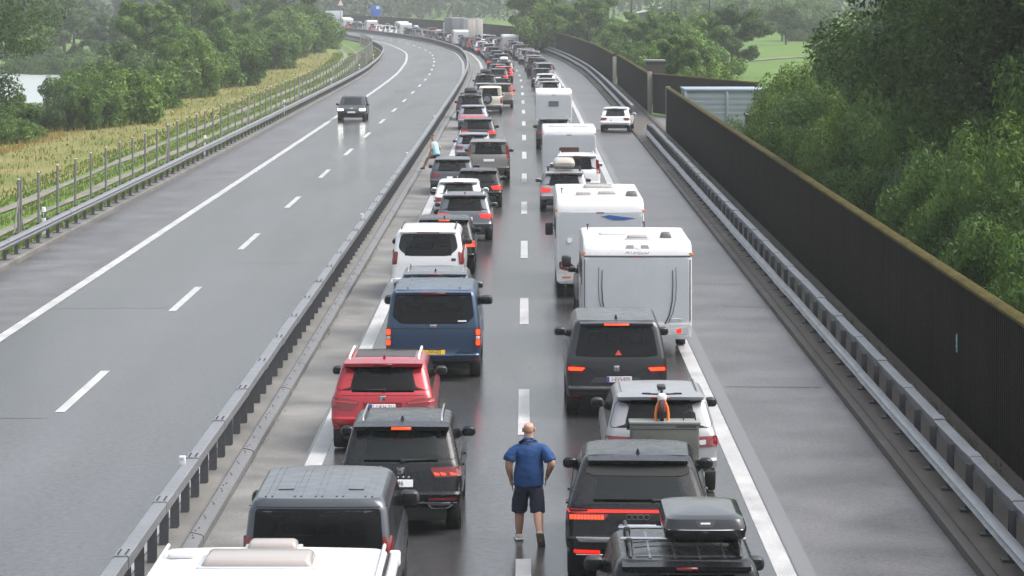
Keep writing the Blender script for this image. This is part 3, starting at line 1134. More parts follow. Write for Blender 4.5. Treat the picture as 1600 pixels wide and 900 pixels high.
class Veh:
    def __init__(v, name, label, cat, sh, pm_, X, Y, group=None, rz=0., z=0., base='body'):
        v.sh = sh
        v.root = tag(empty(name, (X, Y, z + .012), head(Y + 2) + rz), label, cat, group)
        v.p = pm_
        vs, fs = sh.mesh()
        v.body = mk(base, vs, fs, pm_, v.root, True, 32)
        v.W = max(k[3] for k in sh.k)
        v.H = sh.k[-1][0] + sh.crown
        v.L = max(k[2] for k in sh.k)
    def wheels(v, r, w_, ys, cut=True, inset=.0, par=None):
        if cut:
            cme = cutter(ys, r, v.W)
            co = bpy.data.objects.new('cut', cme)
            col.objects.link(co)
            md = v.body.modifiers.new('b', 'BOOLEAN')
            md.operation = 'DIFFERENCE'
            md.solver = 'EXACT'
            md.object = co
            md.material_mode = 'TRANSFER'
            co.parent = v.root
            bpy.context.view_layer.update()
            dg = bpy.context.evaluated_depsgraph_get()
            nm = bpy.data.meshes.new_from_object(v.body.evaluated_get(dg))
            nm.shade_smooth()
            nm.set_sharp_from_angle(angle=R(32))
            v.body.modifiers.clear()
            v.body.data = nm
            bpy.data.objects.remove(co)
        t_, rm = tyre_meshes(r, w_)
        for yw in ys:
            for g in (-1, 1):
                o = bpy.data.objects.new('wheel', t_)
                o.location = (g * (v.W - w_ / 2 - .015 - inset), yw, r)
                if g < 0:
                    o.rotation_euler = (0, 0, math.pi)
                link(o, v.root)
                q = bpy.data.objects.new('rim', rm)
                link(q, o)
        b = rbox('underbody', (v.W * 1.5, max(ys) - min(ys) + 1.5, .24), UNDER, v.root, (0, sum(ys) / len(ys), .36), .03)
    def cabin(v, belt, lean, seats=True):
        """opens the body behind the glass and seats the cabin"""
        k = v.sh.k
        zl = max(q[0] for q in k if q[0] <= belt + .06)
        zh = min(q[0] for q in k if q[0] >= v.H - .26)
        me = v.body.data
        bm = bmesh.new()
        bm.from_mesh(me)
        bm.normal_update()
        gone = []
        for f in bm.faces:
            c_ = f.calc_center_median()
            if zl < c_.z < zh and abs(f.normal.y) > .5 and abs(c_.x) < v.W - .36:
                gone.append(f)
        bmesh.ops.delete(bm, geom=gone, context='FACES')
        bm.to_mesh(me)
        bm.free()
        if seats:
            y1 = lean + .75
            y2 = max(y1 + .95, v.L * .45)
            w_ = v.W * 2 - .5
            rbox('floor_liner', (w_ + .1, v.L * .55, .05), UNDER, v.root, (0, lean + .2 + v.L * .275, belt - .12), .01)
            o = rbox('rear_seat', (w_, .16, .34), SEATM, v.root, (0, y1, belt + .02), .05, 2, (R(-12), 0, 0))
            for x in (-.33, 0, .33):
                rbox('headrest', (.24, .10, .16), SEATM, o, (x * w_ * .85, .02, .26), .045, 3)
            for x in (-.25, .25):
                o = rbox('front_seat', (.48, .15, .44), SEATM, v.root, (x * w_, y2, belt + .05), .06, 2, (R(-12), 0, 0))
                rbox('headrest', (.26, .10, .17), SEATM, o, (0, .02, .32), .05, 3)
    def rp(v, name, pts, m, off=.004, depth=.02, r=0, step=.12, parent=None, rings=3):
        pts = roundpoly(pts, r) if r else pts
        return patch(name, densify(pts, step), v.sh.rear, (0, -1, .2), m, parent or v.root, off, depth, rings)
    def fp(v, name, pts, m, off=.004, depth=.02, r=0, step=.12, parent=None):
        pts = roundpoly(pts, r) if r else pts
        return patch(name, densify(pts, step), v.sh.front, (0, 1, .2), m, parent or v.root, off, depth, 3)
    def sp(v, name, pts, m, g, off=.004, depth=.02, r=0, step=.2, parent=None):
        pts = roundpoly(pts, r) if r else pts
        return patch(name, densify(pts, step), lambda y, z: v.sh.side(y, z, g), (g, 0, .1), m, parent or v.root, off, depth, 2)
    def tp(v, name, pts, m, off=.004, depth=.02, r=0, step=.15, parent=None):
        pts = roundpoly(pts, r) if r else pts
        return patch(name, densify(pts, step), v.sh.roof, (0, 0, 1), m, parent or v.root, off, depth, 3)
    def line(v, pts, wd=.008, m=None, name='panel_gap', fn=None, out=(0, -1, 0)):
        """a thin joint drawn along the rear surface"""
        fn = fn or v.sh.rear
        P = []
        for a, b in zip(pts, pts[1:]):
            k = max(2, int(math.hypot(b[0] - a[0], b[1] - a[1]) / .1))
            P += [fn(a[0] + (b[0] - a[0]) * i / k, a[1] + (b[1] - a[1]) * i / k) + Vector(out) * .001 for i in range(k)]
        P.append(fn(*pts[-1]) + Vector(out) * .001)
        return tube(name, P, wd / 2, m or GAP, v.root, 5)
    def mir(v, fn_name, pts, m, **k):
        return [getattr(v, fn_name)(k.get('name', 'taillight'), [(g * x, z) for x, z in pts][::g], m, **{q: w_ for q, w_ in k.items() if q != 'name'}) for g in (1, -1)]
    def mirrors(v, y, z, m=None, s=1.0, out=.05):
        for g in (-1, 1):
            o = rbox('wing_mirror', (.24 * s, .17 * s, .165 * s), m or v.p, v.root, (g * (v.W + out), y, z), .075, 4, taper=(.86, .8))
            rbox('mirror_glass', (.17 * s, .012, .105 * s), GLASSL, o, (0, -.074 * s, -.004), .03, 3)
            x0 = g * (v.W - .06)
            tube('mirror_arm', [(x0 - o.location.x, .02, -.06 * s), (0, 0, -.05 * s)], .025, BLACK, o, 6)
    def plate(v, z, text='', m=None, w_=.52, h=.11, ink=None, x=0., euro=True, lens=True):
        P = v.sh.rear(x, z)
        dn = v.sh.rear(x, z + .05) - v.sh.rear(x, z - .05)
        tilt = math.atan2(dn.y, dn.z)
        o = rbox('licence_plate', (w_, .012, h), m or PLATEW, v.root, (x, P.y - .012, z), .004, 1, (-tilt, 0, 0))
        if euro:
            rbox('euro_band', (.045, .004, h * .92), PBLUE, o, (-w_ / 2 + .026, -.007, 0), .001, 1)
        if text:
            cu = bpy.data.curves.new('plate_text', 'FONT')
            cu.body = text
            cu.size = h * .95
            cu.align_x = 'CENTER'
            cu.align_y = 'CENTER'
            cu.extrude = .001
            cu.materials.append(ink or INK)
            t_ = text_mesh(cu)
            t_.location = (.022 if euro else 0, -.0085, 0)
            t_.rotation_euler = (R(90), 0, 0)
            t_.scale = (.82, 1, 1)
            link(t_, o)
        return o
    def rails(v, m, x, y0, y1, h=.05, r=.016):
        for g in (-1, 1):
            P = [v.sh.roof(g * x, y0) + Vector((0, 0, -.01))]
            for i in range(7):
                t_ = .06 + .88 * i / 6
                P.append(v.sh.roof(g * x, y0 + (y1 - y0) * t_) + Vector((0, 0, h)))
            P.append(v.sh.roof(g * x, y1) + Vector((0, 0, -.01)))
            tube('roof_rail', P, r, m, v.root, 8)
    def fin(v, y, m=None, x=0.):
        P = v.sh.roof(x, y)
        z0 = P.z - .01
        vs = [(x - .03, y, z0), (x + .03, y, z0), (x + .035, y + .16, z0), (x - .035, y + .16, z0), (x - .008, y + .005, z0 + .085), (x + .008, y + .005, z0 + .085), (x + .006, y + .06, z0 + .075), (x - .006, y + .06, z0 + .075)]
        return mk('antenna_fin', vs, [(0, 1, 5, 4), (1, 2, 6, 5), (2, 3, 7, 6), (3, 0, 4, 7), (4, 5, 6, 7), (3, 2, 1, 0)], m or BLACK, v.root, True, 50)
    def wiper(v, x0, x1, z0, z1):
        a, b = v.sh.rear(x0, z0), v.sh.rear(x1, z1)
        a.y -= .03
        b.y -= .022
        o = tube('rear_wiper', [a, (a + b) / 2 + Vector((0, -.006, .004)), b], .016, BLACK, v.root, 6, .007)
        rbox('wiper_hub', (.06, .05, .05), BLACK, o, a, .015)
        return o
    def glassset(v, belt, lean, hood, ws, tum, n=3, dlo=(.30, .16), rear=True, gm=None, top=.15, gmr=None):
        H, L, W = v.H, v.L, v.W
        gm = gm or GLASS
        v.cabin(belt, lean)
        if rear:
            v.rp('rear_window', [(-(W - tum - .01), H - top), (-(W * .94 - .025), belt + .07), ((W * .94 - .025), belt + .07), ((W - tum - .01), H - top)][::-1], gmr or gm, r=.07)
        # side glass: split along its length
        yb0, yb1 = dlo[0] + .12, L - hood - .28
        yt0, yt1 = lean + dlo[1], L - hood - ws - .02
        z0, z1 = belt + .05, H - .16
        for g in (-1, 1):
            for i in range(n):
                t0, t1 = i / n, (i + 1) / n
                e0, e1 = (.012 if i else 0), (.012 if i < n - 1 else 0)
                q = [(yb0 + (yb1 - yb0) * t0 + e0, z0), (yb0 + (yb1 - yb0) * t1 - e1, z0), (yt0 + (yt1 - yt0) * t1 - e1, z1), (yt0 + (yt1 - yt0) * t0 + e0, z1)]
                v.sp('side_window', q, gm, g, r=.05)
        v.fp('windscreen', [(-(W * .86), belt + .05), (W * .86, belt + .05), (W - tum - .06, H - .15), (-(W - tum - .06), H - .15)], gm, r=.06)
    def nose(v, hz, lit=False, grille=True):
        W = v.W
        v.mir('fp', [(W * .55, hz - .17), (W * .93, hz - .20), (W * .95, hz - .08), (W * .60, hz - .09)], HEADLIT if lit else CLEARL, name='headlight', off=.008, r=.02, step=.06)
        if grille:
            v.fp('grille', [(-W * .5, hz - .36), (W * .5, hz - .36), (W * .55, hz - .12), (-W * .55, hz - .12)], BLACK, r=.04)
            o = rbox('front_plate', (.52, .012, .11), PLATEW, v.root, (0, v.sh.front(0, hz - .3).y + .012, hz - .3), .004, 1)
    def spoiler(v, lean, z, hw_, depth=.20, th=.05, m=None, lamp=None, lampw=.16):
        """roof spoiler over the rear window"""
        n = 8
        vs, fs = [], []
        for i in range(n + 1):
            x = (-1 + 2 * i / n) * hw_
            e = (x / hw_) ** 2
            y0 = lean - depth + .05 * e
            vs += [(x, lean + .10, z + .018 - .02 * e), (x, y0, z - .022 - .012 * e), (x, y0 + .012, z - .022 - th - .01 * e), (x, lean + .02, z - .03 - th)]
        for i in range(n):
            for k in range(4):
                j = (k + 1) % 4
                fs.append((i * 4 + k, i * 4 + j, i * 4 + 4 + j, i * 4 + 4 + k))
        fs += [(0, 1, 2, 3), tuple(n * 4 + k for k in (3, 2, 1, 0))]
        o = mk('spoiler', vs, fs, m or v.p, v.root, True, 30)
        if lamp:
            rbox('high_brake_light', (lampw * 2, .02, th * .62), lamp, o, (0, lean - depth - .004, z - .024 - th * .45), .005, 1)
        return o

def box_on(v, name, size, m, loc, bev=.03, rot=(0, 0, 0), parent=None, taper=None):
    return rbox(name, size, m, parent or v.root, loc, bev, 2, rot, taper)

# ---- paints
P_BLACK = paint('black', (.006, .007, .008), .0, .25, .22, .28)
P_DGREY = paint('dark grey', (.028, .031, .035), .3, .32, .45, .4)
P_GREY = paint('grey', (.10, .11, .125), .5, .34)
P_STEELB = paint('slate', (.048, .056, .068), .4, .34)
P_SILVER = paint('silver', (.26, .268, .28), .3, .36, .4)
P_WHITE = paint('white', (.70, .71, .72), .0, .3)
P_RED = paint('red', (.34, .008, .018), .25, .3)
P_BLUE = paint('blue', (.018, .048, .098), .35, .32, .5)
P_TAUPE = paint('taupe', (.17, .155, .14), .5, .34)
P_CREAM = paint('cream', (.52, .50, .42), .0, .4)
P_NAVY = paint('navy', (.03, .045, .09), .4, .32)
P_LAV = paint('pale blue grey', (.24, .26, .31), .5, .34)
P_BROWN = paint('brown', (.10, .06, .045), .4, .34)
CARAV = mat('caravan panel', (.60, .61, .62), .32, 0, .2, noise=.05, nscale=1.2, rvar=.1)
CARAVG = mat('caravan rear panel', (.47, .495, .52), .38, 0, .2, noise=.12, nscale=2.5, rvar=.1)
VENT = mat('tinted rooflight', (.33, .30, .28), .25, 0, .4)
VENTD = mat('dark roof vent', (.10, .10, .10), .4)
DKTRIM = mat('dark trim', (.05, .05, .055), .5)

# ---- generic car used for the ordinary vehicles of the queue
def car(name, label, cat, L, W, H, pnt, X, Y, belt=None, lean=.5, hood=1.15, ws=.85, tum=.17, lights='mid', lit=False, rails=None, plate=True, box=None, spoil=True,
        deck=.10, bump=.60, wr=.33, cut=False, brake=None, group=None, rz=0., n=3, fin=False, gm=None, mirror=None, lampm=None, gmr=None):
    hz = H * .565
    belt = belt or H * .62
    sh = Shell(keys_car(L, W, H, belt, lean, bump, hood, ws, tum, .36, hz, deck))
    v = Veh(name, label, cat, sh, pnt, X, Y, group, rz)
    hw = W / 2
    v.wheels(wr, .225, [.78, L - .88], cut)
    v.glassset(belt, lean, hood, ws, tum, n, gm=gm, gmr=gmr)
    if spoil:
        v.spoiler(lean, H - .03, hw - tum - .03, .17, lamp=brake or RED)
    lm = lampm or (REDLIT if lit else RED)
    if lights == 'mid':
        v.mir('rp', [(hw * .52, belt - .06), (hw * .985, belt - .03), (hw * .985, belt - .20), (hw * .60, belt - .19)], lm, off=.01, r=.03, step=.07)
    elif lights == 'tall':
        v.mir('rp', [(hw * .80, H - .20), (hw * .93, H - .26), (hw * .985, belt - .12), (hw * .84, belt - .12)], lm, off=.012, r=.03, step=.07)
    elif lights == 'bar':
        v.rp('light_bar', [(-hw * .95, belt - .05), (hw * .95, belt - .05), (hw * .93, belt - .15), (-hw * .93, belt - .15)][::-1], lm, off=.01, r=.03, step=.07)
    elif lights == 'low':
        v.mir('rp', [(hw * .82, belt - .02), (hw * .98, belt - .02), (hw * .985, bump + .06), (hw * .84, bump + .06)], lm, off=.01, r=.03, step=.07)
    v.rp('rear_bumper', [(-hw * .9, .46), (hw * .9, .46), (hw * .86, .37), (-hw * .86, .37)][::-1], BLACK, off=.012, r=.02)
    if plate:
        v.plate(belt - .21)
    v.mirrors(L - hood - .38, belt + .07, mirror or pnt)
    v.nose(hz)
    if rails:
        v.rails(rails, hw - tum - .12, lean + .25, L - hood - ws - .35)
    if fin:
        v.fin(lean + .12)
    if box:
        roofbox(v, box, 0, lean + .35, min(1.9, L - hood - ws - lean - .6), .82)
    return v

def roofbox(v, m, x, y0, ln, wd, h=.36, lid=None, bars=True, label=None):
    z = v.H + .10
    keys = [(z, y0 + .12, y0 + ln - .25, wd / 2 - .07, .08, .10), (z + .06, y0 + .03, y0 + ln - .08, wd / 2 - .015, .10, .14), (z + .15, y0, y0 + ln, wd / 2, .10, .16),
            (z + .17, y0, y0 + ln - .02, wd / 2, .10, .16), (z + .27, y0 + .06, y0 + ln - .12, wd / 2 - .03, .11, .16), (z + h - .03, y0 + .16, y0 + ln - .30, wd / 2 - .10, .12, .16)]
    sh = Shell(keys, .03, .10, .03)
    vs, fs = sh.mesh()
    o = mk('roof_box', [(a + x, b, c_) for a, b, c_ in vs], fs, m, v.root, True, 35)
    o2 = tube('lid_seam', [sh.rear(q * wd / 2 * .9, z + .16) + Vector((x, -.004, 0)) for q in (-1, -.5, 0, .5, 1)], .006, CHROME if lid else GAP, o, 6)
    if bars:
        for yy in (y0 + .3, y0 + ln - .45):
            rbox('cross_bar', (v.W * 1.45, .05, .03), CHROME if lid else BLACK, v.root, (0, yy, z - .02), .01)
            for g in (-1, 1):
                rbox('bar_foot', (.07, .09, .12), BLACK, v.root, (g * v.W * .66, yy, z - .07), .02)
    return o, sh, z
# ================================================================== vehicles one can read in detail
# ---- black SUV with silver roof rails (beside the median)
def black_suv():
    L, W, H, belt, lean, hood, ws, tum = 4.5, 1.84, 1.66, 1.06, .60, 1.15, .85, .17
    v = Veh('black_suv', 'black SUV with silver roof rails, lit tail lamps and a white plate ending in 46', 'car', Shell(keys_car(L, W, H, belt, lean, .64, hood, ws, tum, .36, .96)), P_BLACK, -1.68, 43.7)
    v.wheels(.345, .24, [.82, 3.5])
    v.glassset(belt, lean, hood, ws, tum, 3, gmr=GLASSL)
    v.spoiler(lean, H - .03, .72, .22, .06, lamp=ORLIT, lampw=.15)
    v.rails(CHROME, .60, .80, 2.35, .055, .018)
    v.fin(.78)
    for g in (1, -1):
        o = v.rp('taillight', [(g * .44, 1.02), (g * .90, 1.04), (g * .91, .90), (g * .52, .88)][::g], RED, off=.012, r=.03, step=.06)
        for x0 in (.50, .60, .74):
            v.rp('lamp_element', [(g * x0, .955), (g * (x0 + .08), .94), (g * (x0 + .09), .915), (g * (x0 + .02), .915)][::g], ORLIT, off=.018, depth=.005, step=.05, parent=o)
        v.rp('reflector', [(g * .42, .585), (g * .84, .595), (g * .84, .565), (g * .42, .555)][::g], RED, off=.014, step=.07)
        v.rp('exhaust_trim', [(g * .40, .50), (g * .80, .50), (g * .72, .43), (g * .46, .43)][::g], CHROME, off=.016, r=.02, step=.07)
        v.rp('exhaust', [(g * .44, .488), (g * .75, .488), (g * .69, .445), (g * .49, .445)][::g], GAP, off=.02, r=.02, step=.07)
        v.sp('window_trim', [(.55, belt + .045), (3.0, belt + .045), (3.0, belt + .02), (.55, belt + .02)], CHROME, g, off=.008)
        v.sp('sill_trim', [(1.4, .46), (2.9, .46), (2.9, .40), (1.4, .40)], BLACK, g, off=.02)
        for y_ in (1.15, 2.2):
            v.sp('door_handle', [(y_, .93), (y_ + .22, .93), (y_ + .22, .90), (y_, .90)], P_BLACK, g, off=.03, r=.01)
    v.line([(-.46, .64), (.46, .64)])
    v.line([(-.84, 1.075), (.84, 1.075)])
    v.line([(.46, .64), (.50, .86)])
    v.line([(-.46, .64), (-.50, .86)])
    v.rp('bumper_trim', [(-.85, .53), (.85, .53), (.85, .515), (-.85, .515)][::-1], CHROME, off=.012)
    v.plate(.80, '07546', w_=.50, x=-.06, euro=False)
    bd = rbox('badge', (.11, .012, .11), CHROME, v.root, (0, v.sh.rear(0, .975).y - .008, .975), .005)
    tube('badge_ring', [(.055 * math.cos(a * math.pi / 8), -.01, .055 * math.sin(a * math.pi / 8)) for a in range(17)], .007, BLACK, bd, 6)
    for k in range(4):
        rbox('badge_letter', (.03, .008, .028), CHROME, v.root, (-.12 + .08 * k, v.sh.rear(0, .885).y - .005, .885), .003, 1)
    v.wiper(.02, .42, 1.125, 1.14)
    v.mirrors(2.95, 1.16, P_BLACK)
    v.nose(.96)
    return v
black_suv()

# ---- red SUV
def red_suv():
    L, W, H, belt, lean, hood, ws, tum = 4.4, 1.83, 1.62, 1.03, .55, 1.15, .85, .17
    v = Veh('red_suv', 'bright red SUV with pale roof rails and dark glass roof panel', 'car', Shell(keys_car(L, W, H, belt, lean, .62, hood, ws, tum, .36, .95)), P_RED, -2.30, 51.6)
    v.wheels(.335, .235, [.8, 3.45])
    v.glassset(belt, lean, hood, ws, tum, 3, gmr=GLASS)
    v.spoiler(lean, H - .03, .70, .22, .06, lamp=RED)
    v.rails(PLATEW, .62, .70, 2.30, .05, .022)
    v.tp('glass_roof', [(-.54, .95), (.54, .95), (.54, 2.25), (-.54, 2.25)], GLASSL, off=.006, r=.06)
    v.fin(.72, P_RED)
    for g in (1, -1):
        o = v.rp('taillight', [(g * .40, .90), (g * .60, .965), (g * .905, .985), (g * .905, .80), (g * .56, .76)][::g], RED, off=.012, r=.03, step=.06)
        v.rp('light_line', [(g * .44, .905), (g * .90, .935), (g * .90, .915), (g * .46, .88)][::g], mat('bright red lens', (.5, .02, .025), .15, 0, .6), off=.017, depth=.005, step=.06, parent=o)
        v.rp('reflector', [(g * .55, .55), (g * .84, .56), (g * .84, .52), (g * .55, .51)][::g], RED, off=.014, step=.07)
        v.sp('sill_trim', [(1.35, .46), (2.9, .46), (2.9, .40), (1.35, .40)], BLACK, g, off=.02)
    v.line([(-.84, 1.02), (.84, 1.02)])
    v.line([(-.50, .66), (.50, .66)])
    v.rp('lower_bumper', [(-.86, .50), (.86, .50), (.80, .37), (-.80, .37)][::-1], BLACK, off=.014, r=.03)
    v.rp('plate_recess', [(-.36, .90), (.36, .90), (.31, .72), (-.31, .72)][::-1], mat('red recess', (.16, .006, .012), .4, .2), off=.003, r=.03)
    v.plate(.82, '1-UKH-711', w_=.46, ink=INKR)
    bd = rbox('badge', (.10, .014, .10), CHROME, v.root, (0, v.sh.rear(0, .965).y - .010, .965), .035, 3)
    v.wiper(.02, -.30, 1.115, 1.11)
    v.mirrors(2.9, 1.12, BLACK)
    v.nose(.95)
red_suv()

def keys_van(L, W, H, belt, lean=.16, bump=.55, hood=.85, ws=1.15, tum=.15, zlo=.38, hz=1.0, rr=.10):
    hw = W / 2
    return [(zlo, .16, L - .35, hw * .90, rr, .25), (zlo + .06, .04, L - .1, hw * .97, rr, .3), (bump, .0, L, hw * .99, rr, .35), (bump + .03, .035, L - .02, hw, rr, .35), (hz - .08, .05, L - .08, hw, rr, .35),
            (hz, .055, L - .25, hw, rr, .3), (belt, .07, L - hood, hw * .985, rr, .25), (belt + .05, .078, L - hood - .08, hw * .975, rr, .22), (H - .18, lean - .01, L - hood - ws + .15, hw - tum + .04, rr, .2),
            (H - .08, lean + .02, L - hood - ws - .02, hw - tum, rr + .02, .2), (H - .035, lean + .07, L - hood - ws - .12, hw - tum - .05, rr + .04, .2)]

# ---- blue van
def blue_van():
    L, W, H, belt, lean, hood, ws, tum = 5.05, 2.0, 1.95, 1.16, .17, .85, 1.15, .14
    v = Veh('blue_van', 'dark blue passenger van with glowing stacked tail lamps and yellow plate', 'van', Shell(keys_van(L, W, H, belt, lean, .56, hood, ws, tum)), P_BLUE, -1.66, 61.2)
    v.wheels(.345, .235, [.95, 4.0])
    v.cabin(belt, lean)
    v.rp('rear_window', [(-.80, 1.82), (-.86, 1.36), (-.70, 1.22), (.70, 1.22), (.86, 1.36), (.80, 1.82)][::-1], GLASS, r=.05)
    v.rp('window_sticker', [(.52, 1.285), (.70, 1.285), (.70, 1.255), (.52, 1.255)][::-1], PLATEW, off=.010, depth=.002, step=.04)
    for g in (-1, 1):
        for y0, y1 in ((.3, 1.35), (1.42, 2.6), (2.66, 3.75)):
            v.sp('side_window', [(y0, belt + .08), (y1, belt + .08), (y1 - (.5 if y1 > 3 else 0), H - .2), (y0, H - .2)], GLASS, g, r=.05)
        o = v.rp('taillight', [(g * .885, 1.12), (g * .985, 1.12), (g * .985, .72), (g * .885, .72)][::g], RED, off=.014, r=.02, step=.06)
        for z0 in (.98, .765):
            v.rp('lamp_element', [(g * .90, z0 + .115), (g * .972, z0 + .115), (g * .972, z0), (g * .90, z0)][::g], ORLIT, off=.022, depth=.006, r=.02, step=.04, parent=o)
        v.rp('lamp_gap', [(g * .90, .955), (g * .972, .955), (g * .972, .895), (g * .90, .895)][::g], CLEARL, off=.021, depth=.006, r=.01, step=.04, parent=o)
        v.rp('reflector', [(g * .84, .47), (g * .96, .475), (g * .96, .43), (g * .84, .425)][::g], RED, off=.014, step=.05)
        v.sp('door_rail', [(.25, 1.0), (2.5, 1.0), (2.5, .97), (.25, .97)], BLACK, g, off=.006)
    v.fp('windscreen', [(-.85, belt + .06), (.85, belt + .06), (.76, H - .2), (-.76, H - .2)], GLASS, r=.06)
    v.spoiler(lean + .02, H - .05, .80, .14, .055, lamp=RED, lampw=.26)
    v.rp('tailgate_panel', [(-.60, .70), (.60, .70), (.44, .555), (-.44, .555)], P_BLUE, off=.012, r=.04)
    v.line([(-.87, .60), (-.62, .62), (-.55, .70), (.55, .70), (.62, .62), (.87, .60)], .02)
    v.line([(-.86, 1.20), (-.86, .60)])
    v.line([(.86, 1.20), (.86, .60)])
    v.line([(-.86, 1.115), (.86, 1.115)], .012)
    v.plate(.625, 'L-NH-02J', PLATEY, w_=.50, euro=False)
    rbox('badge', (.15, .014, .065), CHROME, v.root, (0, v.sh.rear(0, 1.165).y - .010, 1.165), .028, 3)
    v.rp('lower_bumper', [(-.92, .45), (.92, .45), (.88, .39), (-.88, .39)][::-1], BLACK, off=.012, r=.02)
    v.mirrors(3.85, 1.33, BLACK, 1.25, .07)
    for x in (-.55, .55):
        v.tp('roof_rib', [(x - .02, .45), (x + .02, .45), (x + .02, 2.9), (x - .02, 2.9)], P_BLUE, off=.012, step=.4)
    v.nose(1.0)
blue_van()

# ---- slate grey transporter van towing the caravan
def grey_van():
    L, W, H, belt, lean, hood, ws, tum = 4.9, 1.90, 1.95, 1.15, .15, .85, 1.15, .13
    v = Veh('grey_van', 'slate grey van with ribbed roof and wide dark rear window', 'van', Shell(keys_van(L, W, H, belt, lean, .56, hood, ws, tum)), P_STEELB, -2.40, 35.8)
    v.wheels(.335, .225, [.95, 3.95])
    v.cabin(belt, lean)
    v.rp('rear_window', [(-.77, H - .15), (-.82, 1.20), (.82, 1.20), (.77, H - .15)][::-1], GLASS, r=.05)
    for g in (-1, 1):
        for y0, y1 in ((.3, 1.4), (1.47, 2.7), (2.76, 3.7)):
            v.sp('side_window', [(y0, belt + .08), (y1, belt + .08), (y1 - (.5 if y1 > 3 else 0), H - .2), (y0, H - .2)], GLASS, g, r=.05)
        v.rp('taillight', [(g * .80, 1.46), (g * .925, 1.46), (g * .935, .86), (g * .82, .86)][::g], RED, off=.014, r=.02, step=.06)
    v.fp('windscreen', [(-.82, belt + .06), (.82, belt + .06), (.72, H - .2), (-.72, H - .2)], GLASS, r=.06)
    for x in (-.66, -.58, -.30, -.22, .22, .30, .58, .66, -.04, .04):
        v.tp('roof_rib', [(x - .012, .34), (x + .012, .34), (x + .012, 2.60), (x - .012, 2.60)], P_STEELB, off=.008, depth=.01, step=.3)
    for x, y0 in ((-.44, .75), (.44, .75)):
        v.tp('roof_panel', [(x - .10, y0), (x + .10, y0), (x + .10, y0 + .6), (x - .10, y0 + .6)], P_STEELB, off=.010, depth=.01, r=.03, step=.3)
    v.line([(-.86, H - .13), (.86, H - .13)], .012)
    v.line([(-.80, 1.16), (.80, 1.16)])
    v.rp('rear_bumper', [(-.90, .56), (.90, .56), (.88, .40), (-.88, .40)][::-1], BLACK, off=.02, r=.03)
    v.plate(.95, '', w_=.5)
    v.mirrors(3.55, 1.36, BLACK, 1.2, .05)
    v.nose(1.0)
grey_van()

def keys_caravan(L, W, H, zlo=.42, rtop=.40, ftop=1.0):
    hw = W / 2
    return [(zlo, .08, L - .15, hw * .94, .05, .10), (zlo + .05, .01, L - .06, hw * .985, .06, .12), (.80, .0, L - .02, hw, .07, .14), (1.3, .0, L - .02, hw, .07, .14), (H - rtop - .15, .0, L - .18, hw, .07, .14),
            (H - rtop, .01, L - .30, hw, .07, .14), (H - rtop * .62, .05, L - .48, hw, .08, .14), (H - rtop * .33, .12, L - .72, hw - .005, .09, .14), (H - rtop * .14, .22, L - .92, hw - .02, .10, .14),
            (H - .03, .34, L - ftop, hw - .045, .10, .14)]

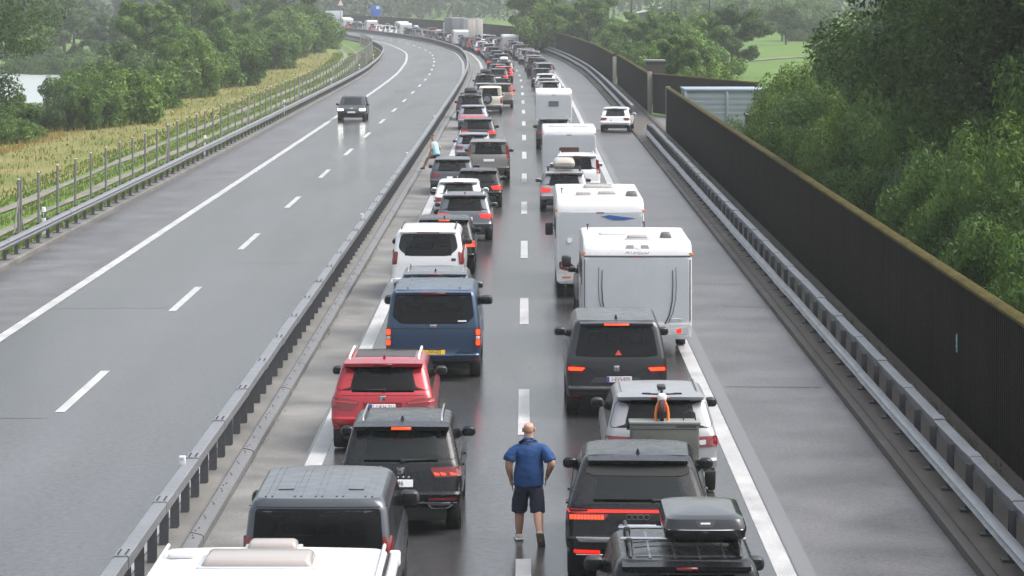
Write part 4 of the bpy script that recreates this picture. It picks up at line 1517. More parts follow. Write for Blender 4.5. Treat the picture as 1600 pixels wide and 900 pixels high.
def caravan(label, L, W, H, X, Y, rtop=.40, wy=None, window=None, stripes=False, logo=False, roofitems=(), lights='box', detail=True, group=None, rearm=None, motor=False):
    v = Veh('motorhome' if motor else 'caravan', label, 'motorhome' if motor else 'caravan', Shell(keys_caravan(L, W, H, .40, rtop), .02, .10, .02), CARAV, X, Y, group)
    hw = W / 2
    zt = H - rtop
    ys = [1.2, L - 1.1] if motor else [wy or L * .46]
    v.wheels(.33, .21, ys, True, .02)
    v.rp('rear_panel', [(-hw * .93, zt - .03), (hw * .93, zt - .03), (hw * .93, .80), (-hw * .93, .80)][::-1], rearm or CARAVG, off=.006, r=.05, step=.25)
    v.rp('rear_trim', [(-hw * .97, zt + .035), (hw * .97, zt + .035), (hw * .97, zt), (-hw * .97, zt)][::-1], DKTRIM if stripes else CARAVG, off=.012, step=.15)
    v.rp('rear_bumper', [(-hw * .97, .74), (hw * .97, .74), (hw * .95, .44), (-hw * .95, .44)][::-1], CARAV, off=.05, depth=.05, r=.08, step=.15)
    for x in (-.22, 0, .22) if stripes else (0,):
        v.rp('marker_light', [(x - .10, zt + .032), (x + .10, zt + .032), (x + .10, zt + .004), (x - .10, zt + .004)][::-1], RED if not x else DKTRIM, off=.02, step=.1)
    if window:
        x0, x1, z0, z1, gm_ = window
        v.rp('rear_window', [(x0, z1), (x1, z1), (x1, z0), (x0, z0)][::-1], gm_, off=.02, depth=.03, r=.06, step=.15)
    for g in (-1, 1):
        if lights == 'box':
            o = v.rp('taillight', [(g * hw * .60, .63), (g * hw * .93, .68), (g * hw * .93, .53), (g * hw * .66, .50)][::g], CLEARL, off=.06, depth=.06, r=.04, step=.06)
            v.rp('lamp_element', [(g * hw * .70, .63), (g * hw * .80, .645), (g * hw * .80, .54), (g * hw * .72, .53)][::g], REDLIT, off=.068, depth=.02, r=.03, step=.06, parent=o)
        else:
            o = v.rp('taillight', [(g * hw * .56, .86), (g * hw * .70, .98), (g * hw * .93, 1.00), (g * hw * .93, .80), (g * hw * .72, .74)][::g], RED, off=.02, depth=.03, r=.06, step=.05)
            v.rp('lamp_element', [(g * hw * .66, .87), (g * hw * .74, .92), (g * hw * .88, .92), (g * hw * .88, .86), (g * hw * .74, .83)][::g], CLEARL, off=.028, depth=.01, r=.02, step=.05, parent=o)
        v.sp('marker_light', [(.06, zt + .10), (.12, zt + .10), (.12, zt + .02), (.06, zt + .02)], AMBER, g, off=.03, step=.1)
        for y0, y1 in ((.7, 1.7), (L * .5, L * .5 + .9)):
            v.sp('side_window', [(y0, 1.55), (y1, 1.55), (y1, 2.10), (y0, 2.10)], GLASS, g, off=.015, r=.08)
    for g in (-1, 1):
        tube('corner_trim', [v.sh.rear(g * hw * .965, z) + Vector((0, -.006, 0)) for z in (.80, 1.2, 1.6, zt - .05)], .012, VENTD if stripes else CARAVG, v.root, 6)
        tube('grab_handle', [v.sh.rear(g * hw * .80, .84) + Vector((0, -.01, 0)), v.sh.rear(g * hw * .78, .86) + Vector((0, -.06, 0)), v.sh.rear(g * hw * .62, .86) + Vector((0, -.06, 0)), v.sh.rear(g * hw * .60, .84) + Vector((0, -.01, 0))], .012, CARAVG, v.root, 6)
    v.plate(.60, '', w_=.5).location.y -= .05
    if stripes:
        for g in (1, -1):
            P = [v.sh.rear(g * x, z) + Vector((0, -.012, 0)) for x, z in ((.62, .74), (.72, .95), (.78, 1.25), (.80, 1.6), (.79, 1.95))]
            tube('curved_moulding', P, .018, DKTRIM, v.root, 6, .008)
            P = [v.sh.rear(g * x, z) + Vector((0, -.010, 0)) for x, z in ((.70, .78), (.80, 1.0), (.86, 1.3), (.875, 1.6), (.865, 2.02))]
            tube('curved_moulding', P, .010, VENTD, v.root, 6, .005)
    if logo:
        z0 = zt + .09
        LG = mat('logo grey', (.20, .17, .17), .5)
        for x0, x1, s in ((-.27, -.08, 1), (.08, .27, 1)):
            a, b = (.03, 0) if x0 < 0 else (0, -.03)
            v.rp('logo_block', [(x0 + a, z0 + .17), (x1 + b, z0 + .17), (x1, z0 + .10), (x0, z0 + .10)][::-1], LG, off=.006, depth=.004, step=.06)
        v.rp('logo_disc', [(.065 * math.cos(a * math.pi / 6), z0 + .135 + .045 * math.sin(a * math.pi / 6)) for a in range(12)][::-1], CLEARL, off=.008, depth=.004, step=.06)
        cu = bpy.data.curves.new('lettering', 'FONT')
        cu.body = 'ATS-ECO'
        cu.size = .13
        cu.align_x = 'CENTER'
        cu.extrude = .001
        cu.materials.append(LG)
        t_ = text_mesh(cu)
        P = v.sh.rear(0, z0)
        t_.location = (0, P.y - .012, z0 - .01)
        t_.rotation_euler = (R(62), 0, 0)
        link(t_, v.root)
    for kind, x, y_, w_, l_ in roofitems:
        z = H - .02
        if kind == 'sky':
            o = rbox('rooflight', (w_, l_, .10), VENT, v.root, (x, y_, z + .045), .04, 3, taper=(.9, .9))
            rbox('rooflight_frame', (w_ + .06, l_ + .06, .03), CARAVG, o, (0, 0, -.04), .01)
        elif kind == 'vent':
            rbox('roof_vent', (w_, l_, .14), VENTD, v.root, (x, y_, z + .06), .04, 2, taper=(.7, .7))
        elif kind == 'cap':
            rbox('roof_cap', (w_, l_, .07), CARAV, v.root, (x, y_, z + .03), .03, 3)
        elif kind == 'aerial':
            tube('aerial', [(x, y_, z), (x, y_, z + .12)], .012, DKTRIM, v.root, 6)
            rbox('aerial_head', (.06, .06, .05), DKTRIM, v.root, (x, y_, z + .12), .02)
    if motor:
        for g in (-1, 1):
            o = rbox('wing_mirror', (.22, .14, .36), BLACK, v.root, (g * (hw + .14), L - 1.6, 1.42), .05, 3)
            tube('mirror_arm', [(-g * .2, 0, .1), (0, 0, .08)], .02, BLACK, o, 6)
        v.fp('windscreen', [(-hw * .85, 1.25), (hw * .85, 1.25), (hw * .8, 2.0), (-hw * .8, 2.0)], GLASS, off=.02, r=.1)
    else:
        tube('drawbar', [(-.5, L - .3, .42), (0, L + 1.05, .42)], .04, STEELD, v.root, 6)
        tube('drawbar', [(.5, L - .3, .42), (0, L + 1.05, .42)], .04, STEELD, v.root, 6)
        tube('jockey_wheel', [(.12, L + .75, .75), (.12, L + .75, .12)], .03, STEELD, v.root, 6)
        v.fp('front_window', [(-hw * .75, 1.35), (hw * .75, 1.35), (hw * .72, 1.95), (-hw * .72, 1.95)], GLASS, off=.02, r=.08)
    return v

# caravan whose white roof fills the frame's lower edge
def near_caravan():
    L, W, H = 6.3, 2.30, 2.56
    v = caravan('white caravan with large tinted rooflights towed by the slate grey van', L, W, H, -2.42, 24.35, roofitems=(
        ('sky', -.02, 5.12, .52, .30), ('sky', -.10, 4.42, 1.12, .62), ('cap', -.90, 4.72, .26, .22)))
    for g in (-1, 1):
        P = [(g * 1.10, .4, H - .01), (g * 1.10, L - 1.02, H - .01)]
        tube('roof_edge_trim', P, .02, CARAVG, v.root, 6)
    o = rbox('awning_case', (.10, 4.6, .12), CARAV, v.root, (1.205, 2.9, H - .12), .04, 3)
    rbox('awning_end', (.12, .10, .16), CARAV, o, (0, 2.32, -.01), .03, 3)
    rbox('awning_gap', (.012, 4.6, .03), GAP, o, (-.055, 0, .055), .002, 1)
near_caravan()

# silver-grey SUV hidden behind the blue van, with its roof and mirrors showing
v = car('silver_suv', 'silver-grey SUV with pale roof rails, mostly hidden behind the dark blue van', 'car', 4.6, 1.86, 1.66, P_GREY, -1.80, 67.6, rails=CHROME, fin=True, lean=.6)
# white van with arched dark window
def white_van():
    L, W, H, belt, lean, hood, ws, tum = 4.9, 1.92, 1.88, 1.12, .18, .95, 1.1, .14
    v = Veh('white_van', 'white people carrier van with black roof rails and a rounded dark rear window', 'van', Shell(keys_van(L, W, H, belt, lean, .55, hood, ws, tum)), P_WHITE, -2.24, 77.6)
    v.wheels(.335, .23, [.95, 4.05], True)
    v.cabin(belt, lean)
    v.rp('rear_window', [(-.72, 1.74), (-.80, 1.36), (-.56, 1.16), (.56, 1.16), (.80, 1.36), (.72, 1.74)][::-1], GLASS, r=.10)
    for g in (-1, 1):
        v.rp('taillight', [(g * .80, 1.26), (g * .95, 1.34), (g * .955, .92), (g * .83, .95)][::g], RED, off=.014, r=.03, step=.06)
        for y0, y1 in ((.35, 1.4), (1.47, 2.6), (2.66, 3.6)):
            v.sp('side_window', [(y0, belt + .08), (y1, belt + .08), (y1 - (.5 if y1 > 3 else 0), H - .2), (y0, H - .2)], GLASS, g, r=.05)
    v.rails(BLACK, .72, .35, 2.5, .05, .018)
    v.spoiler(lean + .02, H - .05, .74, .12, .04, lamp=RED, lampw=.3)
    v.rp('small_badge', [(.62, 1.10), (.74, 1.10), (.74, 1.03), (.62, 1.03)][::-1], INK, off=.006, step=.05)
    v.plate(.85)
    v.fp('windscreen', [(-.82, belt + .06), (.82, belt + .06), (.72, H - .2), (-.72, H - .2)], GLASS, r=.06)
    v.mirrors(3.7, 1.25, BLACK)
    v.nose(1.0)
white_van()

# ---- black coupe SUV with the full-width light bar
def bar_suv():
    L, W, H, belt, lean, hood, ws, tum = 4.99, 2.0, 1.68, 1.10, .92, 1.25, .95, .22
    v = Veh('coupe_suv', 'black coupe-style SUV with a full-width red light bar and sloping rear window', 'car', Shell(keys_car(L, W, H, belt, lean, .66, hood, ws, tum, .38, 1.0)), P_BLACK, 1.73, 40.0, rz=R(-2.2))
    v.wheels(.37, .27, [.9, 3.9])
    v.glassset(belt, lean, hood, ws, tum, 3, dlo=(.75, .2), gmr=GLASSL, top=.16)
    v.rp('painted_spoiler_shade', [(-.70, H - .13), (-.73, H - .22), (-.62, H - .255), (.62, H - .255), (.73, H - .22), (.70, H - .13)][::-1], GAP, off=.010, depth=.004, r=.03)  # spoiler's shadow on the upper glass, painted as a dark panel
    v.spoiler(lean, H - .03, .70, .17, .045, m=P_BLACK)
    v.line([(-.70, 1.05), (.70, 1.05)], .008, fn=v.sh.roof, out=(0, 0, 1))
    v.fin(1.12)
    v.rp('light_bar', [(-.97, 1.045), (.97, 1.045), (.95, 1.005), (-.95, 1.005)][::-1], REDLIT, off=.014, step=.06)
    v.rp('light_band', [(-.98, 1.075), (.98, 1.075), (.96, .90), (-.96, .90)][::-1], GAP, off=.008, r=.03, step=.07)
    for g in (1, -1):
        o = v.rp('taillight', [(g * .40, .985), (g * .985, 1.00), (g * .985, .905), (g * .46, .905)][::g], RED, off=.013, r=.02, step=.05)
        for k in range(10):
            x0 = .47 + k * .047
            v.rp('lamp_element', [(g * x0, .972), (g * (x0 + .038), .972), (g * (x0 + .038), .918), (g * x0, .918)][::g], ORLIT, off=.019, depth=.006, step=.05, parent=o)
        v.rp('reflector', [(g * .52, .50), (g * .88, .51), (g * .88, .475), (g * .52, .465)][::g], REDLIT, off=.018, step=.06)
        v.rp('exhaust_trim', [(g * .48, .44), (g * .86, .44), (g * .82, .385), (g * .50, .385)][::g], CHROME, off=.018, step=.07, r=.01)
        v.sp('window_trim', [(.95, belt + .045), (3.2, belt + .045), (3.2, belt + .02), (.95, belt + .02)], BLACK, g, off=.008)
        for y_ in (1.3, 2.4):
            v.sp('door_handle', [(y_, .95), (y_ + .22, .95), (y_ + .22, .92), (y_, .92)], P_BLACK, g, off=.03, r=.01)
    for k in range(4):
        tube('badge_ring', [(-.12 + .08 * k + .046 * math.cos(a * math.pi / 8), v.sh.rear(0, .955).y - .016, .955 + .034 * math.sin(a * math.pi / 8)) for a in range(17)], .005, mat('dark chrome', (.16, .16, .17), .3, .8), v.root, 5)
    v.line([(-.90, .70), (.90, .70)], .014)
    v.rp('bumper_trim', [(-.86, .68), (.86, .68), (.80, .62), (-.80, .62)][::-1], mat('satin trim', (.18, .18, .19), .4, .5), off=.012, r=.02)
    v.line([(-.88, 1.115), (.88, 1.115)])
    v.plate(.80, '', w_=.5)
    v.wiper(.22, .62, 1.165, 1.175)
    v.mirrors(3.1, 1.22, P_BLACK, 1.0, .0)
    v.nose(1.0)
bar_suv()

# ---- dark multi-purpose car with rails, cross bars and the black roof box
def box_car():
    L, W, H, belt, lean, hood, ws, tum = 4.5, 1.84, 1.86, 1.12, .20, 1.05, 1.0, .15
    v = Veh('box_car', 'black tall car with silver cross bars carrying a glossy black roof box', 'car', Shell(keys_van(L, W, H, belt, lean, .55, hood, ws, tum)), P_BLACK, 1.95, 32.3)
    v.wheels(.33, .22, [.9, 3.6])
    v.cabin(belt, lean)
    v.rp('rear_window', [(-.70, H - .2), (-.74, 1.2), (.74, 1.2), (.70, H - .2)][::-1], GLASS, r=.06)
    v.spoiler(lean + .02, H - .05, .72, .14, .05, lamp=RED, lampw=.12)
    for g in (-1, 1):
        for y0, y1 in ((.3, 1.25), (1.32, 2.2), (2.26, 3.25)):
            v.sp('side_window', [(y0, belt + .08), (y1, belt + .08), (y1 - (.5 if y1 > 3 else 0), H - .2), (y0, H - .2)], GLASS, g, r=.05)
        v.rp('taillight', [(g * .80, 1.45), (g * .90, 1.45), (g * .91, .9), (g * .80, .9)][::g], RED, off=.014, r=.02, step=.06)
    v.rails(BLACK, .62, .42, 2.35, .07, .022)
    v.fp('windscreen', [(-.8, belt + .06), (.8, belt + .06), (.7, H - .2), (-.7, H - .2)], GLASS, r=.06)
    v.plate(.85)
    ROOFP = paint('roof black', (.025, .026, .028), .3, .25)
    for x in (-.40, -.12, .16, .44):
        v.tp('roof_rib', [(x - .012, .35), (x + .012, .35), (x + .012, 1.9), (x - .012, 1.9)], CHROME if False else P_GREY, off=.008, step=.3)
    for y_ in (.42, .95, 1.25):
        v.tp('roof_rib', [(-.56, y_), (.56, y_), (.56, y_ + .02), (-.56, y_ + .02)], P_GREY, off=.008, step=.3)
    o, sh, z = roofbox(v, paint('box black', (.008, .009, .010), .0, .16, .5, .5), .23, .48, 1.70, .94, .33, lid=True, bars=False)
    for yy in (.92, 1.62):
        rbox('cross_bar', (1.44, .05, .035), CHROME, v.root, (0, yy, z - .015), .012)
        for g in (-1, 1):
            rbox('bar_foot', (.08, .11, .13), BLACK, v.root, (g * .62, yy, z - .065), .025)
    def br(x, zz):
        return sh.rear(x, zz) + Vector((.23, 0, 0))
    hd = patch('box_handle', densify(roundpoly([(-.12, z + .26), (.12, z + .26), (.08, z + .19), (-.08, z + .19)][::-1], .01), .05), br, (0, -1, .2), BLACK, o, .006, .004, 2)
    patch('box_logo', densify([(-.055, z + .236), (.055, z + .236), (.055, z + .218), (-.055, z + .218)][::-1], .05), br, (0, -1, .2), CLEARL, o, .010, .002, 1)
    patch('box_lock', densify([(-.03, z + .145), (.03, z + .145), (.03, z + .13), (-.03, z + .13)][::-1], .05), br, (0, -1, .2), CHROME, o, .006, .004, 1)
    v.mirrors(2.95, 1.27, BLACK, 1.1)
    v.nose(1.0)
box_car()

# ---- silver SUV carrying a rear rack
def rack_suv():
    L, W, H, belt, lean, hood, ws, tum = 4.55, 1.84, 1.66, 1.05, .52, 1.2, .9, .18
    v = Veh('rack_suv', 'silver SUV with a grey rear carrier box', 'car', Shell(keys_car(L, W, H, belt, lean, .62, hood, ws, tum, .36, .96)), P_SILVER, 2.42, 47.0)
    v.wheels(.345, .235, [.85, 3.5])
    v.glassset(belt, lean, hood, ws, tum, 3, gmr=GLASS)
    v.spoiler(lean, H - .03, .70, .2, .05, lamp=RED)
    v.rails(P_SILVER, .62, .75, 2.3, .02, .018)
    v.fin(.75, P_SILVER)
    for g in (1, -1):
        o = v.rp('taillight', [(g * .46, .98), (g * .90, 1.00), (g * .905, .84), (g * .58, .82)][::g], RED, off=.012, r=.04, step=.06)
        v.rp('lamp_element', [(g * .60, .93), (g * .72, .94), (g * .72, .87), (g * .62, .86)][::g], CLEARL, off=.017, depth=.005, r=.02, step=.05, parent=o)
        v.sp('sill_trim', [(1.4, .46), (2.9, .46), (2.9, .40), (1.4, .40)], BLACK, g, off=.02)
    v.rp('lower_bumper', [(-.86, .50), (.86, .50), (.80, .37), (-.80, .37)][::-1], BLACK, off=.014, r=.03)
    v.plate(.80)
    v.wiper(-.05, -.45, 1.13, 1.12)
    v.mirrors(2.95, 1.16, BLACK)
    v.nose(.96)
    Xr, Yr, hd = 2.42, 47.0, head(49)
    RK = mat('carrier grey', (.13, .135, .118), .4, .2, noise=.3, nscale=5)
    k = tag(empty('rear_carrier', (Xr + .02, Yr - .52, .01), hd), 'grey-green carrier box with chrome bow mounted behind the silver SUV', 'carrier')
    rbox('panel', (1.10, .34, .62), RK, k, (0, .12, 1.00), .04, 3)
    rbox('top_rail', (1.14, .38, .05), mat('pale rail', (.28, .29, .28), .4, .4), k, (0, .12, 1.315), .015)
    for x in (-.28, .28):
        rbox('latch', (.12, .02, .03), DKTRIM, k, (x, -.055, .74), .006)
    rbox('lid_line', (1.06, .01, .015), DKTRIM, k, (0, -.052, 1.22), .002, 1)
    rbox('lettering_strip', (.32, .008, .03), DKTRIM, k, (.34, -.053, 1.26), .002, 1)
    rbox('platform', (1.3, .42, .06), STEELD, k, (0, .12, .62), .015)
    tube('tow_arm', [(0, .3, .45), (0, .62, .45)], .035, STEELD, k, 6)
    rbox('upright', (.06, .06, .24), STEELD, k, (0, .33, .52), .01)
    rbox('green_plate', (.20, .012, .14), mat('green sticker', (.03, .28, .10), .5), k, (.46, -.055, .60), .004, 1)
    rbox('white_plate', (.14, .012, .18), PLATEW, k, (.56, -.054, .44), .004, 1)
    tube('bow', [(.30, .10, 1.34), (.32, .10, 1.46), (.42, .10, 1.50), (.48, .10, 1.46), (.50, .10, 1.34)], .012, BLACK, k, 6)
    # bicycle fork standing on the carrier
    OR = mat('orange enamel', (.80, .22, .03), .35, 0, .4)
    b_ = tag(empty('bicycle', (Xr - .02, Yr - .44, 1.325), hd), 'small orange bicycle with white lamp and black handlebar on the carrier box', 'bicycle')
    for g in (-1, 1):
        tube('fork_leg', [(g * .095, 0, 0), (g * .10, 0, .12), (g * .085, .01, .24), (g * .04, .02, .34)], .026, OR, b_, 8, .02)
        rbox('grip', (.13, .03, .03), BLACK, b_, (g * .25, .04, .45), .012)
    t_, rm_ = tyre_meshes(.19, .06)
    wh = bpy.data.objects.new('wheel', t_)
    wh.location = (0, .03, .19)
    link(wh, b_)
    link(bpy.data.objects.new('rim', rm_), wh)
    rbox('number_board', (.11, .05, .20), mat('red board', (.35, .03, .03), .5), b_, (0, -.03, .26), .02)
    rbox('lamp', (.15, .10, .14), PLATEW, b_, (0, 0, .39), .05, 3)
    tube('handlebar', [(-.32, .04, .45), (-.1, .04, .44), (.1, .04, .44), (.32, .04, .45)], .014, BLACK, b_, 8)
    tube('stem', [(0, .04, .34), (0, .05, .52)], .02, BLACK, b_, 8)
    rbox('saddle', (.14, .26, .07), BLACK, b_, (0, .24, .53), .03, 3)
    tube('seat_post', [(0, .24, .5), (0, .2, .12)], .016, BLACK, b_, 8)
    tube('frame_tube', [(0, .05, .34), (0, .2, .12)], .022, OR, b_, 8)
    t2 = bpy.data.objects.new('wheel', t_)
    t2.location = (0, .36, .19)
    link(t2, b_)
    link(bpy.data.objects.new('rim', rm_), t2)
rack_suv()

# ---- dark grey multivan
def multivan():
    L, W, H, belt, lean, hood, ws, tum = 4.97, 1.94, 1.90, 1.14, .26, .95, 1.15, .17
    v = Veh('dark_van', 'dark grey people carrier van with lit tail lamps and high orange brake light', 'van', Shell(keys_van(L, W, H, belt, lean, .58, hood, ws, tum)), P_DGREY, 2.01, 55.8)
    v.wheels(.345, .235, [.95, 4.05])
    v.cabin(belt, lean)
    v.rp('rear_window', [(-.70, H - .17), (-.80, 1.20), (.80, 1.20), (.70, H - .17)][::-1], GLASS, r=.06)
    v.rp('window_sticker', [(-.03, 1.22), (.10, 1.22), (.035, 1.32)][::-1], mat('red sticker', (.5, .04, .03), .5), off=.010, depth=.002, step=.04)
    v.spoiler(lean + .02, H - .05, .70, .14, .05, lamp=ORLIT, lampw=.24)
    for g in (1, -1):
        o = v.rp('taillight', [(g * .56, 1.00), (g * .93, 1.04), (g * .945, .90), (g * .66, .88)][::g], RED, off=.012, r=.03, step=.06)
        v.rp('lamp_element', [(g * .60, .985), (g * .92, 1.00), (g * .925, .935), (g * .66, .925)][::g], ORLIT, off=.018, depth=.006, r=.02, step=.05, parent=o)
        v.rp('reflector', [(g * .64, .46), (g * .90, .47), (g * .90, .435), (g * .64, .425)][::g], RED, off=.014, step=.06)
        for y0, y1 in ((.4, 1.4), (1.47, 2.6), (2.66, 3.6)):
            v.sp('side_window', [(y0, belt + .06), (y1, belt + .06), (y1 - (.5 if y1 > 3 else 0), H - .2), (y0, H - .2)], GLASS, g, r=.05)
    v.line([(-.80, .62), (.80, .62)], .012)
    v.line([(-.56, .99), (-.36, .86), (.36, .86), (.56, .99)], .012)
    v.rp('plate_recess', [(-.42, .80), (.42, .80), (.52, .70), (-.52, .70)][::-1], mat('grey recess', (.06, .064, .07), .4, .3), off=.004, r=.03)
    v.rp('bumper_trim', [(-.92, .635), (.92, .635), (.92, .60), (-.92, .60)][::-1], mat('satin trim', (.18, .18, .19), .4, .5), off=.010)
    v.plate(.765, '1-EVS-920', w_=.48, ink=INKR, x=.05)
    bd = rbox('badge', (.11, .012, .11), CHROME, v.root, (0, v.sh.rear(0, .97).y - .008, .97), .04, 3)
    v.rp('lower_bumper', [(-.90, .50), (.90, .50), (.86, .40), (-.86, .40)][::-1], BLACK, off=.012, r=.02)
    v.fp('windscreen', [(-.82, belt + .06), (.82, belt + .06), (.72, H - .2), (-.72, H - .2)], GLASS, r=.06)
    v.mirrors(3.6, 1.28, P_DGREY, 1.05, .08)
    v.fin(.55)
    v.nose(1.0)
multivan()

# ---- big white caravan with curved dark mouldings, its towing car ahead
caravan('white caravan with curved dark mouldings and grey lettering on its rounded rear top', 5.1, 2.46, 2.62, 2.82, 65.4, rtop=.38, stripes=True, logo=True, roofitems=(
    ('sky', .02, .62, .50, .26), ('vent', .68, 1.0, .28, .34), ('cap', -.5, 1.9, .6, .5), ('aerial', -1.05, 3.2, 0, 0), ('aerial', .30, 3.9, 0, 0)))
v = car('towing_car', 'dark towing car hidden in front of the caravan with curved mouldings, its wing mirror showing', 'car', 4.6, 1.84, 1.60, P_DGREY, 2.50, 72.0, mirror=BLACK)
o_ = rbox('towing_mirror', (.24, .14, .30), BLACK, v.root, (-1.13, 2.0, 1.36), .06, 3)
# ---- motorhome
v = caravan('white motorhome with a blue swoosh and large curved red tail lamps', 7.2, 2.36, 2.70, 2.36, 77.9, rtop=.42, lights='curve', motor=True, roofitems=(
    ('sky', .05, 4.2, .85, .60), ('sky', -.42, 1.25, .42, .22), ('sky', .22, 1.55, .50, .25), ('vent', .88, 1.1, .34, .4), ('aerial', -1.0, 2.2, 0, 0)))
BL = mat('swoosh blue', (.03, .10, .32), .4)
v.rp('swoosh', [(.02, 2.20), (.25, 2.24), (.55, 2.20), (.95, 2.15), (.60, 2.10), (.35, 2.10)][::-1], BL, off=.012, depth=.004, step=.08)
v.rp('number_light', [(-.88, 1.62), (-.76, 1.62), (-.76, 1.50), (-.88, 1.50)][::-1], mat('white lens', (.85, .87, .85), .2), off=.03, depth=.03, r=.05, step=.05)
v.rp('reflector', [(-1.02, .60), (-.78, .60), (-.78, .56), (-1.02, .56)][::-1], AMBER, off=.058, depth=.02, step=.06)

# ================================================================== the rest of the queue beside the median
G1 = 'cars of the queue beside the median'
car('black_suv', 'black SUV with a lit orange tail lamp squeezed beside the white people carrier van', 'car', 4.4, 1.82, 1.64, P_BLACK, -1.98, 84.3, lit=True, brake=ORLIT, fin=True, lampm=ORLIT, lean=.55)
car('grey_crossover', 'silver-grey crossover with dark rear window behind a white hatchback', 'car', 4.25, 1.82, 1.57, P_GREY, -1.56, 95.6, rails=CHROME, fin=True, lit=True, lean=.5)
car('white_hatchback', 'white hatchback with white roof tucked between two dark cars beside the median', 'car', 4.25, 1.78, 1.47, P_WHITE, -1.92, 104.0, lean=.62, deck=.12, gmr=GLASSL)
car('black_hatchback', 'low black hatchback with round-edged red tail lamps ahead of the white hatchback', 'car', 4.25, 1.80, 1.46, P_BLACK, -1.28, 110.6, lean=.6, lit=True)
car('slate_estate', 'slate blue estate car stopped beside the man stepping over the barrier', 'car', 4.7, 1.82, 1.48, P_STEELB, -2.42, 117.8, lean=.65, deck=.12)
car('taupe_minivan', 'taupe grey minivan with tall upright red tail lamps and a wide plate', 'car', 4.75, 1.88, 1.77, P_TAUPE, -1.03, 126.6, lights='tall', lean=.30, belt=1.12, rails=CHROME, tum=.13)
car('silver_hatchback', 'pale silver hatchback just in front of the taupe minivan', 'car', 4.3, 1.78, 1.48, P_LAV, -1.85, 139.0, lean=.55)
car('dark_suv', 'dark SUV with wide glowing red lamps and pale roof rail ends', 'car', 4.5, 1.86, 1.62, P_DGREY, -1.78, 152.5, lean=.5, lit=True, rails=CHROME)
car('pale_blue_car', 'pale blue-grey saloon with a full-width red strip under its rear window', 'car', 4.6, 1.82, 1.46, P_LAV, -2.34, 174.0, lean=.75, deck=.15, lights='bar', lampm=mat('pink red strip', (.55, .06, .07), .3, 0, .4, emit=(1, .12, .12), estr=.35))
car('dark_suv', 'dark SUV with black roof box beside the cream off-roader', 'car', 4.6, 1.86, 1.64, P_DGREY, -2.68, 187.0, box=BLACK, lean=.5)
def offroader():
    v = car('off_roader', 'cream boxy off-roader with a spare wheel on its back door', 'car', 3.95, 1.70, 1.84, P_CREAM, -1.50, 198.6, lights='low', lean=.16, belt=1.12, hood=1.05, ws=.45, tum=.09, spoil=False, wr=.37, plate=False, deck=.06, gmr=GLASSL)
    t_, rm_ = tyre_meshes(.35, .2)
    o = bpy.data.objects.new('spare_wheel', t_)
    o.rotation_euler = (0, 0, -math.pi / 2)
    o.location = (-.2, -.08, .98)
    link(o, v.root)
    link(bpy.data.objects.new('rim', rm_), o)
offroader()
car('taupe_minivan', 'taupe minivan with glowing red edge lamps keeping to the lane dashes ahead of the off-roader', 'car', 4.6, 1.84, 1.74, P_TAUPE, -.82, 208.0, lights='tall', lit=True, lean=.3, tum=.13)
car('pale_saloon', 'pale lavender saloon in front of the cream off-roader', 'car', 4.5, 1.8, 1.47, P_LAV, -2.05, 217.0, lean=.7)
car('black_suv', 'black SUV with a black roof box further up the median lane', 'car', 4.5, 1.84, 1.62, P_BLACK, -2.15, 234.0, box=BLACK)
car('dark_estate', 'dark estate with bright red corner lamps before the queue starts to bend', 'car', 4.6, 1.84, 1.5, P_DGREY, -1.25, 258.0, lit=True)
# ================================================================== the rest of the queue beside the shoulder
car('silver_estate', 'silver estate car with a beige roof box behind a white van', 'car', 4.6, 1.82, 1.50, P_SILVER, 1.96, 108.8, box=mat('beige box', (.42, .40, .36), .35, 0, .3), lean=.4, lit=True)
car('white_minivan', 'white minivan with white roof rails next to a small caravan', 'car', 4.5, 1.86, 1.72, P_WHITE, 2.62, 116.6, lights='tall', lean=.3, rails=PLATEW, tum=.14)
caravan('small white caravan with a reddish rear window above the white minivan', 5.0, 2.28, 2.52, 2.42, 123.2, rtop=.36, window=(-.42, .42, 1.32, 1.66, mat('reddish pane', (.12, .06, .06), .15)), roofitems=(('cap', -.4, 1.0, .9, .5), ('cap', .5, 1.0, .6, .4)))
car('charcoal_suv', 'charcoal SUV with raised rear window between two white caravans', 'car', 4.6, 1.88, 1.64, P_DGREY, 2.20, 152.0, lit=False, lean=.45, mirror=BLACK)
caravan('white caravan with a small grey rear window and yellow corner mark', 5.0, 2.16, 2.50, 2.46, 171.8, rtop=.34, window=(-.30, .30, 1.50, 1.82, mat('grey pane', (.12, .13, .14), .15)), roofitems=(('cap', .2, 1.2, .8, .5),))
car('silver_suv', 'silver SUV with pink-lit tail lamp beyond the caravan with the grey window', 'car', 4.5, 1.84, 1.62, P_SILVER, 2.85, 217.0, lean=.5, lit=True)
car('silver_car', 'silver hatchback with white lamps on the hard shoulder side before the bend', 'car', 4.3, 1.8, 1.5, P_SILVER, 2.75, 229.0, lean=.5)
car('white_estate', 'white estate car before the queue starts to bend', 'car', 4.6, 1.82, 1.52, P_WHITE, 2.80, 241.0, lean=.4)
car('dark_suv', 'dark SUV with purple-red lamps close to the shoulder line before the bend', 'car', 4.5, 1.85, 1.64, P_DGREY, 2.62, 254.0, lean=.5)
# ---- on the shoulder
car('white_hatchback', 'white hatchback driving alone on the hard shoulder by the pull-out bay', 'car', 4.3, 1.80, 1.47, P_WHITE, 6.05, 171.0, rz=R(-6), lean=.6, gmr=GLASSL, cut=True)
